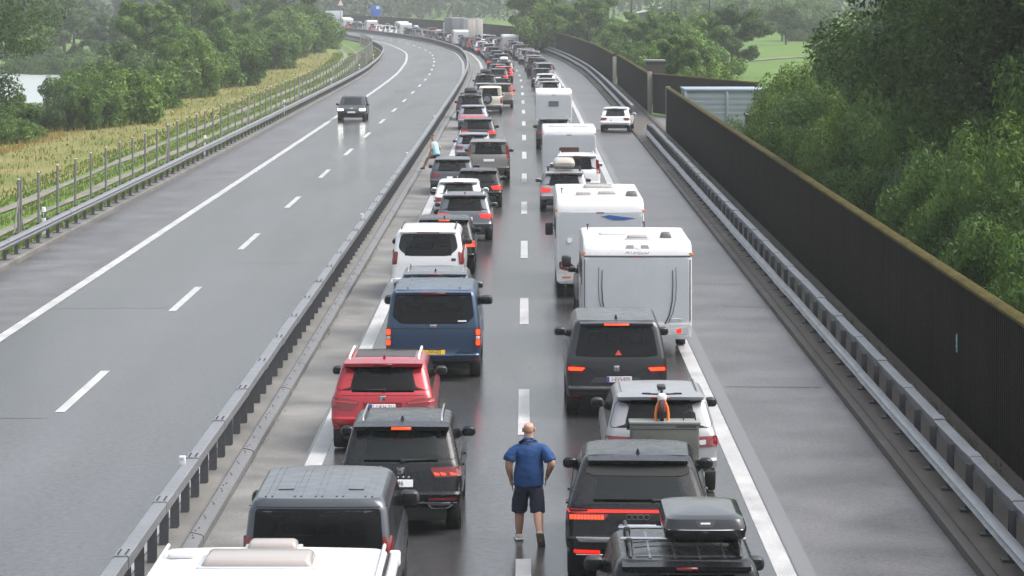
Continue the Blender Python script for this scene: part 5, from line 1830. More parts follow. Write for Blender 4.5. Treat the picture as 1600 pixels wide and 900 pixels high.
# ---- oncoming car
v = car('oncoming_suv', 'dark oncoming SUV with lit headlights on the open carriageway', 'car', 4.5, 1.84, 1.58, P_DGREY, -10.25, 190.2, rz=math.pi, lean=.5, cut=True, gm=GLASSL)
for o in list(v.root.children):
    if o.name.startswith('headlight'):
        o.data.materials[0] = HEADLIT
v.fp('front_skid', [(-.62, .42), (.62, .42), (.60, .37), (-.60, .37)], CHROME, off=.012)
v.fp('bonnet_badge', [(-.10, .80), (.10, .80), (.10, .86), (-.10, .86)], CHROME, off=.012)
# ================================================================== far queue round the bend: copies too small to show their parts
def joined(root, name):
    """one mesh of a thing's parts, materials kept; the paint comes first"""
    bpy.context.view_layer.update()
    mats, vs, fs, fm = [], [], [], []
    inv = root.matrix_world.inverted()
    for o in root.children_recursive:
        if o.type != 'MESH':
            continue
        mt = inv @ o.matrix_world
        b0 = len(vs)
        idx = []
        for m_ in o.data.materials:
            if m_ not in mats:
                mats.append(m_)
            idx.append(mats.index(m_))
        vs += [tuple(mt @ v_.co) for v_ in o.data.vertices]
        for p in o.data.polygons:
            fs.append(tuple(b0 + i for i in p.vertices))
            fm.append(idx[p.material_index])
    me = bpy.data.meshes.new(name)
    me.from_pydata(vs, [], fs)
    for m_ in mats:
        me.materials.append(m_)
    me.polygons.foreach_set('material_index', fm)
    me.shade_smooth()
    me.set_sharp_from_angle(angle=R(35))
    for o in list(root.children_recursive):
        bpy.data.objects.remove(o)
    bpy.data.objects.remove(root)
    return me
DUM = paint('queue', (.1, .1, .1))
FAR = {}
def proto(key, *a, **k):
    v = car('tmp', 'x', 'x', *a, **k)
    FAR[key] = joined(v.root, key)
proto('hatchback', 4.2, 1.78, 1.48, DUM, 0, 0, lean=.5, lit=False)
proto('suv', 4.5, 1.86, 1.66, DUM, 0, 0, lean=.45, lit=False, rails=CHROME)
proto('saloon', 4.7, 1.82, 1.46, DUM, 0, 0, lean=.8, deck=.14, lit=True, brake=ORLIT)
proto('minivan', 4.7, 1.88, 1.80, DUM, 0, 0, lean=.28, lights='tall', belt=1.12, tum=.13)
proto('roof_box_estate', 4.7, 1.84, 1.52, DUM, 0, 0, lean=.4, box=BLACK)
cv = caravan('x', 5.0, 2.3, 2.56, 0, 0, window=(-.4, .4, 1.4, 1.75, GLASS))
FAR['caravan'] = joined(cv.root, 'caravan')
PAL = [('black', P_BLACK), ('dark grey', P_DGREY), ('grey', P_GREY), ('silver', P_SILVER), ('white', P_WHITE), ('red', P_RED), ('slate', P_STEELB), ('pale blue', P_LAV), ('navy', P_NAVY), ('brown', P_BROWN)]
WTS = [5, 5, 5, 6, 6, 3, 2, 2, 2, 1]
rng = random.Random(5)
def farveh(kind, X, Y, cname=None, pm_=None, side=''):
    o = bpy.data.objects.new('queued_' + kind, FAR[kind])
    o.location = (X, Y, .012)
    o.rotation_euler = (0, 0, head(Y + 2))
    link(o)
    if kind != 'caravan':
        o.material_slots[0].link = 'OBJECT'
        o.material_slots[0].material = pm_
    word = {'suv': 'SUV', 'roof_box_estate': 'estate car with a roof box'}.get(kind, kind)
    if kind == 'caravan':
        tag(o, 'white caravan standing in the hazy queue ' + side, 'caravan', 'caravans in the distant queue ' + side)
    else:
        tag(o, f'{cname} {word} stuck in the distant queue {side}', 'car', 'cars in the distant queue ' + side)
    return o
def fill(off, y, spec, side, jit):
    while y < 745:
        hit = None
        for ky, kk in spec.items():
            if abs(ky - y) < 5:
                hit = kk
        if hit == 'gap':
            y += 9
            continue
        kind = hit or rng.choices(['hatchback', 'suv', 'saloon', 'minivan', 'roof_box_estate'], [5, 6, 4, 3, 2])[0]
        cn, pm_ = rng.choices(PAL, WTS)[0]
        farveh(kind, cx(y) + off + rng.uniform(-jit, jit), y, cn, pm_, side)
        y += {'caravan': 8.2}.get(kind, 4.6) + rng.uniform(2.2, 4.2)
fill(-1.85, 268.0, {455: 'caravan', 551: 'caravan', 618: 'caravan', 655: 'caravan'}, 'beside the median', .35)
gapsp = {403: 'caravan', 590: 'caravan', 690: 'caravan'}
for yy in range(466, 522, 4):
    gapsp[yy] = 'gap'
fill(1.95, 267.0, gapsp, 'beside the shoulder', .3)

# ---- two lorries
def lorry(label, X, Y, L, boxm, doorm, rz=0):
    r_ = tag(empty('lorry', (X, Y, .01), head(Y + 6) + rz), label, 'lorry', 'lorries in the queue')
    rbox('cargo_box', (2.5, L, 2.85), boxm, r_, (0, L / 2, 2.62), .04)
    for g in (-1, 1):
        d = rbox('rear_door', (1.20, .03, 2.70), doorm, r_, (g * .615, -.018, 2.62), .01)
        tube('lock_rod', [(-g * .25, -.03, -1.3), (-g * .25, -.03, 1.3)], .02, CHROME, d, 6)
        rbox('taillight', (.40, .05, .14), RED, r_, (g * .95, -.02, .92), .02)
    rbox('roof_edge', (2.54, .10, .12), CARAVG, r_, (0, 0, 4.02), .02)
    rbox('under_run_bar', (2.4, .10, .14), STEELD, r_, (0, .1, .62), .02)
    rbox('chassis', (1.0, L - .4, .30), UNDER, r_, (0, L / 2, .95), .02)
    rbox('cab', (2.45, 2.1, 2.5), P_WHITE, r_, (0, L + 1.5, 1.95), .15, 3)
    rbox('cab_window', (2.1, .05, .9), GLASS, r_, (0, L + 2.56, 2.4), .1)
    t_, rm_ = tyre_meshes(.5, .30)
    for yw in (1.4, 2.7, L + 1.6):
        for g in (-1, 1):
            o = bpy.data.objects.new('wheel', t_)
            o.location = (g * 1.08, yw, .5)
            o.rotation_euler = (0, 0, 0 if g > 0 else math.pi)
            link(o, r_)
            link(bpy.data.objects.new('rim', rm_), o)
CREAMB = mat('cream lorry door', (.50, .47, .42), .5, noise=.08, nscale=1)
PALEB = mat('pale lorry side', (.46, .46, .48), .5, noise=.06, nscale=1)
GREYT = mat('grey lorry curtain', (.17, .18, .20), .6, noise=.1, nscale=1)
lorry('white box lorry with cream rear doors standing in the queue', -5.95, 470.0, 8.0, PALEB, CREAMB, R(-1.2))
lorry('grey curtain-sided lorry ahead of the white box lorry', cx(496) + 1.5, 493.0, 13.2, GREYT, GREYT)

# ================================================================== people
SKIN = mat('skin', (.42, .235, .165), .5, noise=.12, nscale=14)
def skinmesh(name, joints, edges, m, parent, sub=2, root=0, crease=0.):
    """continuous surface grown round a skeleton: joints {name: (pos, rx, ry)}"""
    names = list(joints)
    me = bpy.data.meshes.new(name)
    me.from_pydata([joints[k][0] for k in names], [(names.index(a), names.index(b)) for a, b in edges], [])
    o = bpy.data.objects.new(name, me)
    col.objects.link(o)
    md = o.modifiers.new('s', 'SKIN')
    md.use_smooth_shade = True
    md.branch_smoothing = .6
    for i, k in enumerate(names):
        sv = me.skin_vertices[0].data[i]
        sv.radius = joints[k][1:3]
        sv.use_root = (i == root)
    sb = o.modifiers.new('d', 'SUBSURF')
    sb.levels = sub
    sb.render_levels = sub
    dg = bpy.context.evaluated_depsgraph_get()
    nm = bpy.data.meshes.new_from_object(o.evaluated_get(dg))
    bpy.data.objects.remove(o)
    nm.name = name
    nm.materials.clear()
    nm.materials.append(m)
    if crease:
        # folds in the cloth, running down and across
        from mathutils import noise as mn
        nrm = [v_.normal.copy() for v_ in nm.vertices]
        for v_, n_ in zip(nm.vertices, nrm):
            c_ = v_.co
            f = mn.noise(Vector((c_.x * 11, c_.y * 11, c_.z * 4 + c_.x * 6))) + .6 * mn.noise(Vector((c_.x * 8 + c_.z * 17, c_.y * 14, c_.z * 15)))
            v_.co = c_ + n_ * crease * f
    nm.shade_smooth()
    q = bpy.data.objects.new(name, nm)
    return link(q, parent)

def chain(names):
    return list(zip(names, names[1:]))

def hand(J, E, wrist, pre, d, side, curl=(0, .3, -.2)):
    """palm with five fingers; d = direction of the hand, side = +1/-1 thumb side along x"""
    w_ = Vector(J[wrist][0])
    d = Vector(d).normalized()
    ac = Vector((0, 1, 0))
    cu = Vector(curl)
    p = w_ + d * .06
    J[pre + 'palm'] = (tuple(p), .030, .030)
    E.append((wrist, pre + 'palm'))
    for i, ln in enumerate((.072, .082, .076, .058)):
        b = p + d * .03 + ac * (.030 - .02 * i)
        a = b + d * ln * .5 + cu * ln * .12
        e = a + d * ln * .42 + cu * ln * .35
        for k, (q, r_) in enumerate(((b, .0095), (a, .0085), (e, .0075))):
            J[f'{pre}f{i}{k}'] = (tuple(q), r_, r_)
        E += [(pre + 'palm', f'{pre}f{i}0'), (f'{pre}f{i}0', f'{pre}f{i}1'), (f'{pre}f{i}1', f'{pre}f{i}2')]
    t0 = w_ + d * .035 + ac * .035
    t1 = t0 + d * .035 + ac * .018
    J[pre + 't0'] = (tuple(t0), .012, .012)
    J[pre + 't1'] = (tuple(t1), .0095, .0095)
    E += [(wrist, pre + 't0'), (pre + 't0', pre + 't1')]

def fat(J, k=1.2):
    return {n_: (p, (a * k if a > .02 else a * 1.12), (b * k if b > .02 else b * 1.12)) for n_, (p, a, b) in J.items()}

def walker():
    r_ = tag(empty('person', (.25, 43.35, .015), head(44)), 'person in blue polo shirt and dark navy shorts walking between the two queues', 'person')
    J = {'pel': ((0, 0, .93), .16, .12), 'sp': ((0, -.005, 1.13), .16, .13), 'ch': ((0, -.02, 1.33), .165, .11), 'nb': ((0, -.015, 1.475), .075, .07), 'nk': ((0, 0, 1.545), .060, .060),
         'h0': ((0, .022, 1.61), .064, .076), 'h1': ((0, .025, 1.675), .070, .088), 'h2': ((0, .018, 1.73), .068, .084), 'h3': ((0, .012, 1.765), .045, .055),
         'sl': ((-.215, -.02, 1.405), .070, .066), 'el': ((-.305, -.07, 1.16), .053, .053), 'wl': ((-.262, .06, .90), .038, .036),
         'sr': ((.215, -.02, 1.42), .070, .066), 'er': ((.345, -.13, 1.18), .053, .053), 'wr': ((.275, .01, .985), .038, .036),
         'hl': ((-.10, 0, .88), .105, .11), 'kl': ((-.135, .10, .49), .064, .064), 'cl': ((-.140, .09, .34), .063, .066), 'al': ((-.145, .12, .10), .038, .042), 'tl': ((-.155, .26, .05), .04, .03),
         'hr': ((.10, 0, .88), .105, .11), 'kr': ((.135, -.05, .48), .064, .064), 'cr': ((.145, -.18, .37), .063, .066), 'ar': ((.165, -.42, .20), .038, .042), 'tr': ((.185, -.38, .06), .04, .03)}
    E = chain(['pel', 'sp', 'ch', 'nb', 'nk', 'h0', 'h1', 'h2', 'h3']) + chain(['ch', 'sl', 'el', 'wl']) + chain(['ch', 'sr', 'er', 'wr']) + chain(['pel', 'hl', 'kl', 'cl', 'al', 'tl']) + chain(['pel', 'hr', 'kr', 'cr', 'ar', 'tr'])
    J = fat(J)
    hand(J, E, 'wl', 'L', (.18, .22, -1), -1)
    hand(J, E, 'wr', 'R', (-.22, .22, -1), 1)
    skinmesh('body', J, E, SKIN, r_)
    for g in (-1, 1):
        rbox('ear', (.022, .045, .065), SKIN, r_, (g * .085, .012, 1.665), .01, 3, (0, 0, g * .3))
        rbox('eye', (.026, .012, .014), mat('eye', (.5, .5, .5), .3), r_, (g * .032, .118, 1.685), .005)
    rbox('nose', (.032, .04, .05), SKIN, r_, (0, .130, 1.655), .014, 3)
    rbox('mouth', (.05, .012, .014), mat('lip', (.35, .14, .11), .5), r_, (0, .118, 1.605), .005)
    skinmesh('hair', {'a': ((0, .0, 1.60), .058, .062), 'b': ((0, -.004, 1.65), .078, .080), 'c': ((0, .0, 1.69), .076, .074)}, chain(['a', 'b', 'c']), mat('hair stubble', (.26, .15, .105), .7, noise=.3, nscale=40), r_)
    SH = mat('blue polo cloth', (.007, .045, .155), .85, noise=.35, nscale=7, bump=.6, bscale=14)
    S = {'z': ((0, 0, .80), .235, .175), 'a': ((0, 0, .86), .245, .185), 'b': ((0, -.005, 1.05), .250, .20), 'c': ((0, -.018, 1.24), .250, .18), 'd': ((0, -.022, 1.385), .235, .15), 'e': ((0, -.018, 1.475), .165, .11), 'f': ((0, -.008, 1.535), .085, .085), 'g': ((0, -.004, 1.555), .075, .078),
         'l': ((-.205, -.025, 1.40), .105, .10), 'l2': ((-.275, -.05, 1.30), .106, .106), 'l3': ((-.29, -.06, 1.225), .102, .102), 'l4': ((-.295, -.064, 1.205), .098, .098),
         'r': ((.205, -.025, 1.415), .105, .10), 'r2': ((.288, -.075, 1.30), .108, .108), 'r3': ((.315, -.10, 1.225), .104, .104), 'r4': ((.322, -.104, 1.205), .10, .10)}
    skinmesh('shirt', S, chain(['z', 'a', 'b', 'c', 'd', 'e', 'f', 'g']) + chain(['d', 'l', 'l2', 'l3', 'l4']) + chain(['d', 'r', 'r2', 'r3', 'r4']), SH, r_, 3, 0, .010)
    tube('collar', [(.078 * math.cos(a), -.006 + .076 * math.sin(a), 1.528 + .012 * math.sin(a)) for a in [k * math.pi / 8 for k in range(17)]], .018, mat('collar cloth', (.03, .11, .28), .8), r_, 6)
    SHO = mat('navy shorts cloth', (.013, .015, .036), .85, noise=.3, nscale=10, bump=.4, bscale=16)
    T = {'p': ((0, 0, 1.0), .22, .165), 'q': ((0, 0, .86), .225, .17), 'l0': ((-.115, .01, .76), .140, .15), 'l1': ((-.132, .07, .56), .122, .13), 'l2': ((-.137, .10, .44), .118, .125), 'l3': ((-.138, .10, .42), .115, .12),
         'r0': ((.115, 0, .76), .140, .15), 'r1': ((.13, -.035, .56), .122, .13), 'r2': ((.137, -.065, .45), .118, .125), 'r3': ((.138, -.07, .43), .115, .12)}
    skinmesh('shorts', T, chain(['p', 'q', 'l0', 'l1', 'l2', 'l3']) + chain(['q', 'r0', 'r1', 'r2', 'r3']), SHO, r_, 3, 0, .014)
    SO = mat('pale canvas shoe', (.50, .45, .39), .7)
    SOLE = mat('shoe sole', (.24, .17, .115), .7)
    s1 = rbox('shoe', (.115, .28, .08), SO, r_, (-.150, .18, .065), .038, 3, (0, 0, R(6)), taper=(.8, .8))
    rbox('sole', (.12, .29, .03), PLATEW, s1, (0, 0, -.038), .012)
    s2 = rbox('shoe', (.115, .28, .08), SO, r_, (.18, -.385, .135), .038, 3, (R(-52), 0, R(-10)), taper=(.8, .8))
    rbox('sole', (.118, .285, .026), SOLE, s2, (0, 0, -.040), .012)
walker()

def stepper():
    r_ = tag(empty('person', (-3.42, 131.3, .02), R(52)), 'person in pale blue tank top and black shorts stepping onto the median barrier', 'person')
    J = {'pel': ((0, 0, .94), .14, .11), 'sp': ((0, .05, 1.12), .14, .11), 'ch': ((0, .11, 1.32), .16, .11), 'nb': ((0, .15, 1.46), .075, .07), 'nk': ((0, .17, 1.53), .055, .055),
         'h0': ((0, .20, 1.60), .068, .08), 'h1': ((0, .215, 1.665), .078, .095), 'h2': ((0, .21, 1.73), .072, .088), 'h3': ((0, .205, 1.765), .045, .05),
         'sl': ((-.18, .13, 1.42), .065, .06), 'el': ((-.25, .06, 1.16), .045, .045), 'wl': ((-.22, .20, .98), .034, .032),
         'sr': ((.18, .13, 1.42), .065, .06), 'er': ((.27, -.02, 1.18), .045, .045), 'wr': ((.26, .06, .95), .034, .032),
         'hl': ((-.09, .02, .90), .10, .105), 'kl': ((-.11, .40, .74), .062, .062), 'cl': ((-.11, .50, .56), .06, .062), 'al': ((-.11, .62, .31), .038, .042), 'tl': ((-.12, .76, .245), .04, .03),
         'hr': ((.09, 0, .90), .10, .105), 'kr': ((.10, .02, .50), .062, .062), 'cr': ((.10, -.05, .36), .06, .062), 'ar': ((.10, -.09, .10), .038, .042), 'tr': ((.11, .05, .045), .04, .03)}
    J = fat(J)
    E = chain(['pel', 'sp', 'ch', 'nb', 'nk', 'h0', 'h1', 'h2', 'h3']) + chain(['ch', 'sl', 'el', 'wl']) + chain(['ch', 'sr', 'er', 'wr']) + chain(['pel', 'hl', 'kl', 'cl', 'al', 'tl']) + chain(['pel', 'hr', 'kr', 'cr', 'ar', 'tr'])
    hand(J, E, 'wl', 'L', (.05, .3, -1), -1)
    hand(J, E, 'wr', 'R', (-.05, .3, -1), 1)
    skinmesh('body', J, E, SKIN, r_)
    HA = mat('brown hair', (.05, .033, .022), .7)
    skinmesh('hair', {'a': ((0, .195, 1.68), .082, .09), 'b': ((0, .195, 1.745), .078, .088), 'c': ((0, .195, 1.785), .05, .055)}, chain(['a', 'b', 'c']), HA, r_)
    rbox('nose', (.03, .035, .05), SKIN, r_, (0, .31, 1.65), .014, 3)
    TT = mat('pale blue tank cloth', (.32, .55, .62), .8, noise=.1, nscale=8)
    skinmesh('tank_top', {'z': ((0, -.01, .86), .20, .165), 'a': ((0, .0, .92), .21, .175), 'b': ((0, .05, 1.12), .205, .165), 'c': ((0, .10, 1.30), .22, .155), 'd': ((0, .13, 1.42), .19, .13), 'e': ((0, .145, 1.49), .12, .10)}, chain(['z', 'a', 'b', 'c', 'd', 'e']), TT, r_)
    T = {'p': ((0, 0, .99), .195, .155), 'q': ((0, .01, .87), .20, .16), 'l0': ((-.095, .13, .83), .135, .135), 'l1': ((-.105, .33, .77), .115, .115), 'r0': ((.10, 0, .76), .135, .135), 'r1': ((.10, .01, .56), .115, .115)}
    skinmesh('shorts', T, chain(['p', 'q', 'l0', 'l1']) + chain(['q', 'r0', 'r1']), mat('black shorts cloth', (.012, .013, .015), .85), r_)
    for x, y_, z in ((-.115, .70, .255), (.105, 0, .055)):
        rbox('shoe', (.10, .27, .08), mat('dark shoe', (.03, .03, .035), .6), r_, (x, y_, z), .035, 3, taper=(.8, .8))
stepper()

# ================================================================== roadside: fence, track, marker posts, signs
FP_ = mat('fence post', (.17, .165, .16), .6, .2, noise=.3, nscale=6)
WIRE = mat('wire', (.20, .20, .20), .5, .6)
fen = tag(empty('wire_fence', (0, 0, 0)), 'tall wire fence on thin grey posts along the grassy verge', 'fence')
pv_, pf_ = tube(None, [(0, 0, 0), (0, 0, 2.3)], .045, None, n=8)
fpm = mesh_of('post', pv_, pf_, FP_, True)
capm = mesh_of('post_cap', *tube(None, [(0, 0, 2.3), (0, 0, 2.33)], .05, None, n=8), PLATEW)
y = 85.8
k = 0
ends = []
while y < 470:
    x = cx(y) - 17.05
    p = bpy.data.objects.new('post', fpm)
    p.location = (x, y, gz(x, y) - .15)
    p.rotation_euler = (rng.uniform(-.012, .012), rng.uniform(-.012, .012), 0)
    link(p, fen)
    c_ = bpy.data.objects.new('post_cap', capm)
    link(c_, p)
    if k % 10 in (3,):
        tube('brace', [(0, 0, 1.7), (0, -1.3, .05)], .028, FP_, p, 6)
        tube('brace', [(0, 0, 1.7), (0, 1.3, .05)], .028, FP_, p, 6)
        q = dup(p, parent=fen)
        q.location.y += .45
        ends.append(q)
    y += 4.1
    k += 1
for z in (.35, .7, 1.05, 1.4, 1.75):
    tube('wire', [(cx(yy) - 17.05, yy, gz(cx(yy) - 17.05, yy) + z) for yy in range(60, 471, 5)], .006, WIRE, fen, 4)

GRAV = wet_asphalt('track gravel', (.21, .195, .165), .5, 1.3, .6, .85, stretch=(2, 2, 1), bump=.6)
for nm, o in (('path', -18.95), ('path', -20.75)):
    ys = list(range(55, 560, 6))
    vs_, fs_ = [], []
    for yy in ys:
        for do in (-.28, 0, .28):
            x = cx(yy) + o + do * (.8 + .35 * math.sin(yy * 1.9 + o + do)) + .07 * math.sin(yy * .7 + o)
            vs_.append((x, yy, max(gz(x, yy), gz(cx(yy) + o, yy)) + .06))
    for i in range(len(ys) - 1):
        for j in range(2):
            fs_.append((i * 3 + j, i * 3 + j + 1, i * 3 + j + 4, i * 3 + j + 3))
    tag(mk(nm, vs_, fs_, GRAV), 'pale gravel wheel track running along the fence', kind='structure')

# delineator posts on the verge
for i, yy in enumerate((99.0, 149.0, 199.0, 249.0, 299.0, 349.0)):
    x = cx(yy) - 16.35
    d = tag(empty('marker_post', (x, yy, gz(x, yy))), 'white marker post with a black band behind the verge guardrail', 'marker post', 'marker posts along the verge')
    rbox('body', (.13, .10, 1.05), PLATEW, d, (0, 0, .52), .03, 3)
    b_ = rbox('band', (.134, .104, .24), INK, d, (0, 0, .78), .03, 3, (0, 0, 0))
    rbox('lens', (.05, .012, .16), CLEARL, b_, (0, -.053, 0), .004)

# motorway signs beyond the bend
SB = mat('sign blue', (.02, .12, .50), .4)
STR = mat('sign red', (.5, .03, .03), .4)
def sign(label, X, Y, zc, w_, h, m_, panel=None, tri=False):
    r_ = tag(empty('road_sign', (X, Y, gz(X, Y))), label, 'sign')
    zb = gz(X, Y)
    for g in ((0,) if tri else (-1, 1)):
        tube('pole', [(g * w_ * .3, .08, -.2), (g * w_ * .3, .08, zc - zb + h * .45)], .07, STEEL, r_, 8)
    if tri:
        for nm, q, mm, yy in (('board', 1.0, STR, 0), ('face', .82, PLATEW, -.02)):
            vs_ = [(-w_ / 2 * q, yy, zc - zb - h / 2 * q), (w_ / 2 * q, yy, zc - zb - h / 2 * q), (0, yy, zc - zb + h / 2 * q)]
            vs_ += [(a, b + .03, c_) for a, b, c_ in vs_]
            mk(nm, vs_, [(0, 1, 2), (5, 4, 3), (0, 3, 4, 1), (1, 4, 5, 2), (2, 5, 3, 0)], mm, r_, False)
    else:
        b_ = rbox('board', (w_, .06, h), m_, r_, (0, 0, zc - zb), .04)
        if panel:
            for px, pz, pw, ph, pm_ in panel:
                rbox('sign_panel', (pw, .02, ph), pm_, b_, (px, -.04, pz), .01, 1)
sign('blue motorway sign with a small white panel beyond the bend', *((587 - 800) * 640 / FPX, 640.), 4.4, 2.2, 2.3, SB, ((.45, .7, .7, .6, PLATEW),))
sign('white triangular warning sign high above the far queue', (532 - 800) * 640 / FPX, 640., 6.2, 1.5, 1.45, None, None, True)
sign('pale direction board with brown field above the far queue', (522 - 800) * 700 / FPX, 700., 3.0, 4.2, 2.1, mat('sign pale', (.55, .60, .66), .5), ((-1.3, -.2, 1.3, 1.5, P_BROWN),))

# mast line across the valley
MASTM = mat('mast steel', (.06, .065, .065), .6, .3)
for px, Y, h in ((905, 430, 11), (950, 420, 12), (987, 405, 12), (1050, 390, 13), (1109, 370, 13), (1222, 520, 12)):
    X = (px - 800) * Y / FPX
    m_ = tag(empty('catenary_mast', (X, Y, gz(X, Y))), 'dark steel catenary mast behind the trees beyond the noise wall', 'mast', 'catenary masts across the valley')
    tube('pole', [(0, 0, -.3), (0, 0, h)], .17, MASTM, m_, 8, .12)
    tube('arm', [(0, 0, h - 2.2), (-2.2, 0, h - 1.6)], .05, MASTM, m_, 6)
    tube('stay', [(0, 0, h - .4), (-2.2, 0, h - 1.6)], .03, MASTM, m_, 6)
# long pale shed roof on the far slope
X, Y = (1018 - 800) * 620 / FPX, 620.
sh_ = tag(empty('shed', (X, Y, gz(X, Y))), 'long low shed with a pale slanted roof on the far slope', 'shed')
zr = CAMH - 30 * Y / FPX - gz(X, Y)
rbox('wall', (5.5, 14, max(1.5, zr)), mat('shed wall', (.12, .12, .12), .7), sh_, (0, 5, max(1.5, zr) / 2), .05)
rbox('roof', (6.6, 16, .18), mat('shed roof', (.42, .40, .40), .5), sh_, (0, 5, zr + .6), .03, 1, (0, R(-12), 0))
# pale lane across the meadow
ML = [((px - 800) * 395 / FPX, 395 + (px - 1180) * .05) for px in range(1110, 1300, 10)]
tag(mk('path', [(x, y_ + d, gz(x, y_ + d) + .08) for x, y_ in ML for d in (0, 3.5)], [(2 * i, 2 * i + 2, 2 * i + 3, 2 * i + 1) for i in range(len(ML) - 1)], GRAV, None, False), 'pale lane crossing the bright green meadow', kind='structure')
# ================================================================== trees
BARK = mat('bark', (.055, .045, .035), .85, noise=.4, nscale=6, bump=.5, bscale=20)
LEAVES = {'mid': leaf_mat('mid green leaves', (.020, .060, .010), (.145, .26, .040)), 'dark': leaf_mat('dark green leaves', (.011, .036, .008), (.090, .165, .028)),
          'light': leaf_mat('light green leaves', (.038, .088, .012), (.185, .30, .045)), 'grey': leaf_mat('grey green leaves', (.028, .070, .022), (.15, .23, .080)),
          'conifer': leaf_mat('conifer needles', (.008, .022, .010), (.028, .052, .022), .15)}
def leafmesh(name, clumps, n, size, m_, seed, flat=.5, droop=0.):
    """n small leaf quads spread through the volume of the clumps [(centre, rx, ry, rz)]"""
    g = np.random.default_rng(seed)
    C = np.array([c_[0] for c_ in clumps])
    Rr = np.array([c_[1:4] for c_ in clumps])
    wt = (Rr[:, 0] * Rr[:, 1] * Rr[:, 2]) ** .72
    idx = g.choice(len(clumps), n, p=wt / wt.sum())
    d = g.normal(size=(n, 3))
    d /= np.linalg.norm(d, axis=1)[:, None]
    rad = .30 + .70 * g.random(n) ** .45
    P = C[idx] + d * Rr[idx] * rad[:, None]
    P[:, 2] -= droop * g.random(n) ** 2
    nrm = d * 1.0 + g.normal(size=(n, 3)) * .5 + np.array([0, 0, flat])
    nrm /= np.linalg.norm(nrm, axis=1)[:, None]
    a = np.cross(nrm, g.normal(size=(n, 3)))
    a /= np.linalg.norm(a, axis=1)[:, None]
    b = np.cross(nrm, a)
    s = size * (.6 + .8 * g.random(n))[:, None]
    V = np.stack([P - a * s * .9, P - b * s * .38 + nrm * s * .08, P + a * s, P + b * s * .38 + nrm * s * .08], axis=1).reshape(-1, 3)
    me = bpy.data.meshes.new(name)
    me.vertices.add(4 * n)
    me.vertices.foreach_set('co', V.ravel())
    me.loops.add(4 * n)
    me.loops.foreach_set('vertex_index', np.arange(4 * n, dtype=np.int32))
    me.polygons.add(n)
    me.polygons.foreach_set('loop_start', np.arange(0, 4 * n, 4, dtype=np.int32))
    me.polygons.foreach_set('loop_total', np.full(n, 4, dtype=np.int32))
    me.update()
    me.materials.append(m_)
    return me
def limbmesh(name, limbs):
    vs, fs = [], []
    for pts, r0, r1 in limbs:
        v_, f_ = tube(None, pts, r0, None, n=7, r2=r1)
        b0 = len(vs)
        vs += v_
        fs += [tuple(b0 + i for i in q) for q in f_]
    return mesh_of(name, vs, fs, BARK, True, 60)
def tree_proto(seed, h, spread, trunk_h, nl, leaf, m_, nlimb=9, shape='round', lean=0.):
    g = random.Random(seed)
    limbs, clumps = [], []
    top = Vector((lean * h, 0, h * .9))
    tr = [Vector((0, 0, -.4)), Vector((.05 * h * g.uniform(-1, 1) * .3, 0, h * .25)), Vector((lean * h * .5 + g.uniform(-.2, .2), g.uniform(-.2, .2), h * .55)), top]
    limbs.append((tr, .028 * h, .006 * h))
    for i in range(nlimb):
        t = trunk_h + (1 - trunk_h) * (i + .3) / nlimb
        base = tr[1].lerp(tr[2], min(1, max(0, (t - .25) / .3))) if t < .55 else tr[2].lerp(tr[3], (t - .55) / .45)
        if t < .25:
            base = tr[0].lerp(tr[1], t / .25)
        a = i * 2.4 + g.uniform(-.5, .5)
        if shape == 'cone':
            ln = spread * (1.08 - t) * g.uniform(.8, 1.1)
            up = -.15
        elif shape == 'column':
            ln = spread * (.55 + .5 * math.sin(math.pi * t)) * g.uniform(.7, 1.1)
            up = .7
        else:
            ln = spread * (.55 + .65 * math.sin(math.pi * min(1, t * .95))) * g.uniform(.75, 1.15)
            up = .35
        e = base + Vector((math.cos(a) * ln, math.sin(a) * ln, ln * up))
        mid = base.lerp(e, .5) + Vector((0, 0, ln * (.10 if shape != 'cone' else -.03)))
        limbs.append(([base, mid, e], .011 * h * (1.1 - t * .6), .0025 * h))
        for k, f in enumerate((1.0, .72, .45)):
            r_ = ln * (.33, .32, .27)[k] * g.uniform(.8, 1.25)
            c_ = base.lerp(e, f) + Vector((g.uniform(-.25, .25), g.uniform(-.25, .25), g.uniform(-.1, .35))) * ln * .6
            clumps.append((tuple(c_), r_, r_, r_ * (.62 if shape != 'cone' else .30)))
            if k == 0:
                a2 = a + g.uniform(-1, 1)
                e2 = mid + Vector((math.cos(a2), math.sin(a2), .5)) * ln * .55
                limbs.append(([mid, mid.lerp(e2, .5) + Vector((0, 0, .05 * ln)), e2], .005 * h, .0015 * h))
                clumps.append((tuple(e2), r_ * .8, r_ * .8, r_ * .5))
    clumps.append((tuple(top), spread * .35, spread * .35, spread * .38))
    return limbmesh('trunk', limbs), leafmesh('crown', clumps, nl, leaf, m_, seed, droop=.02 * h)
PROTO = {}
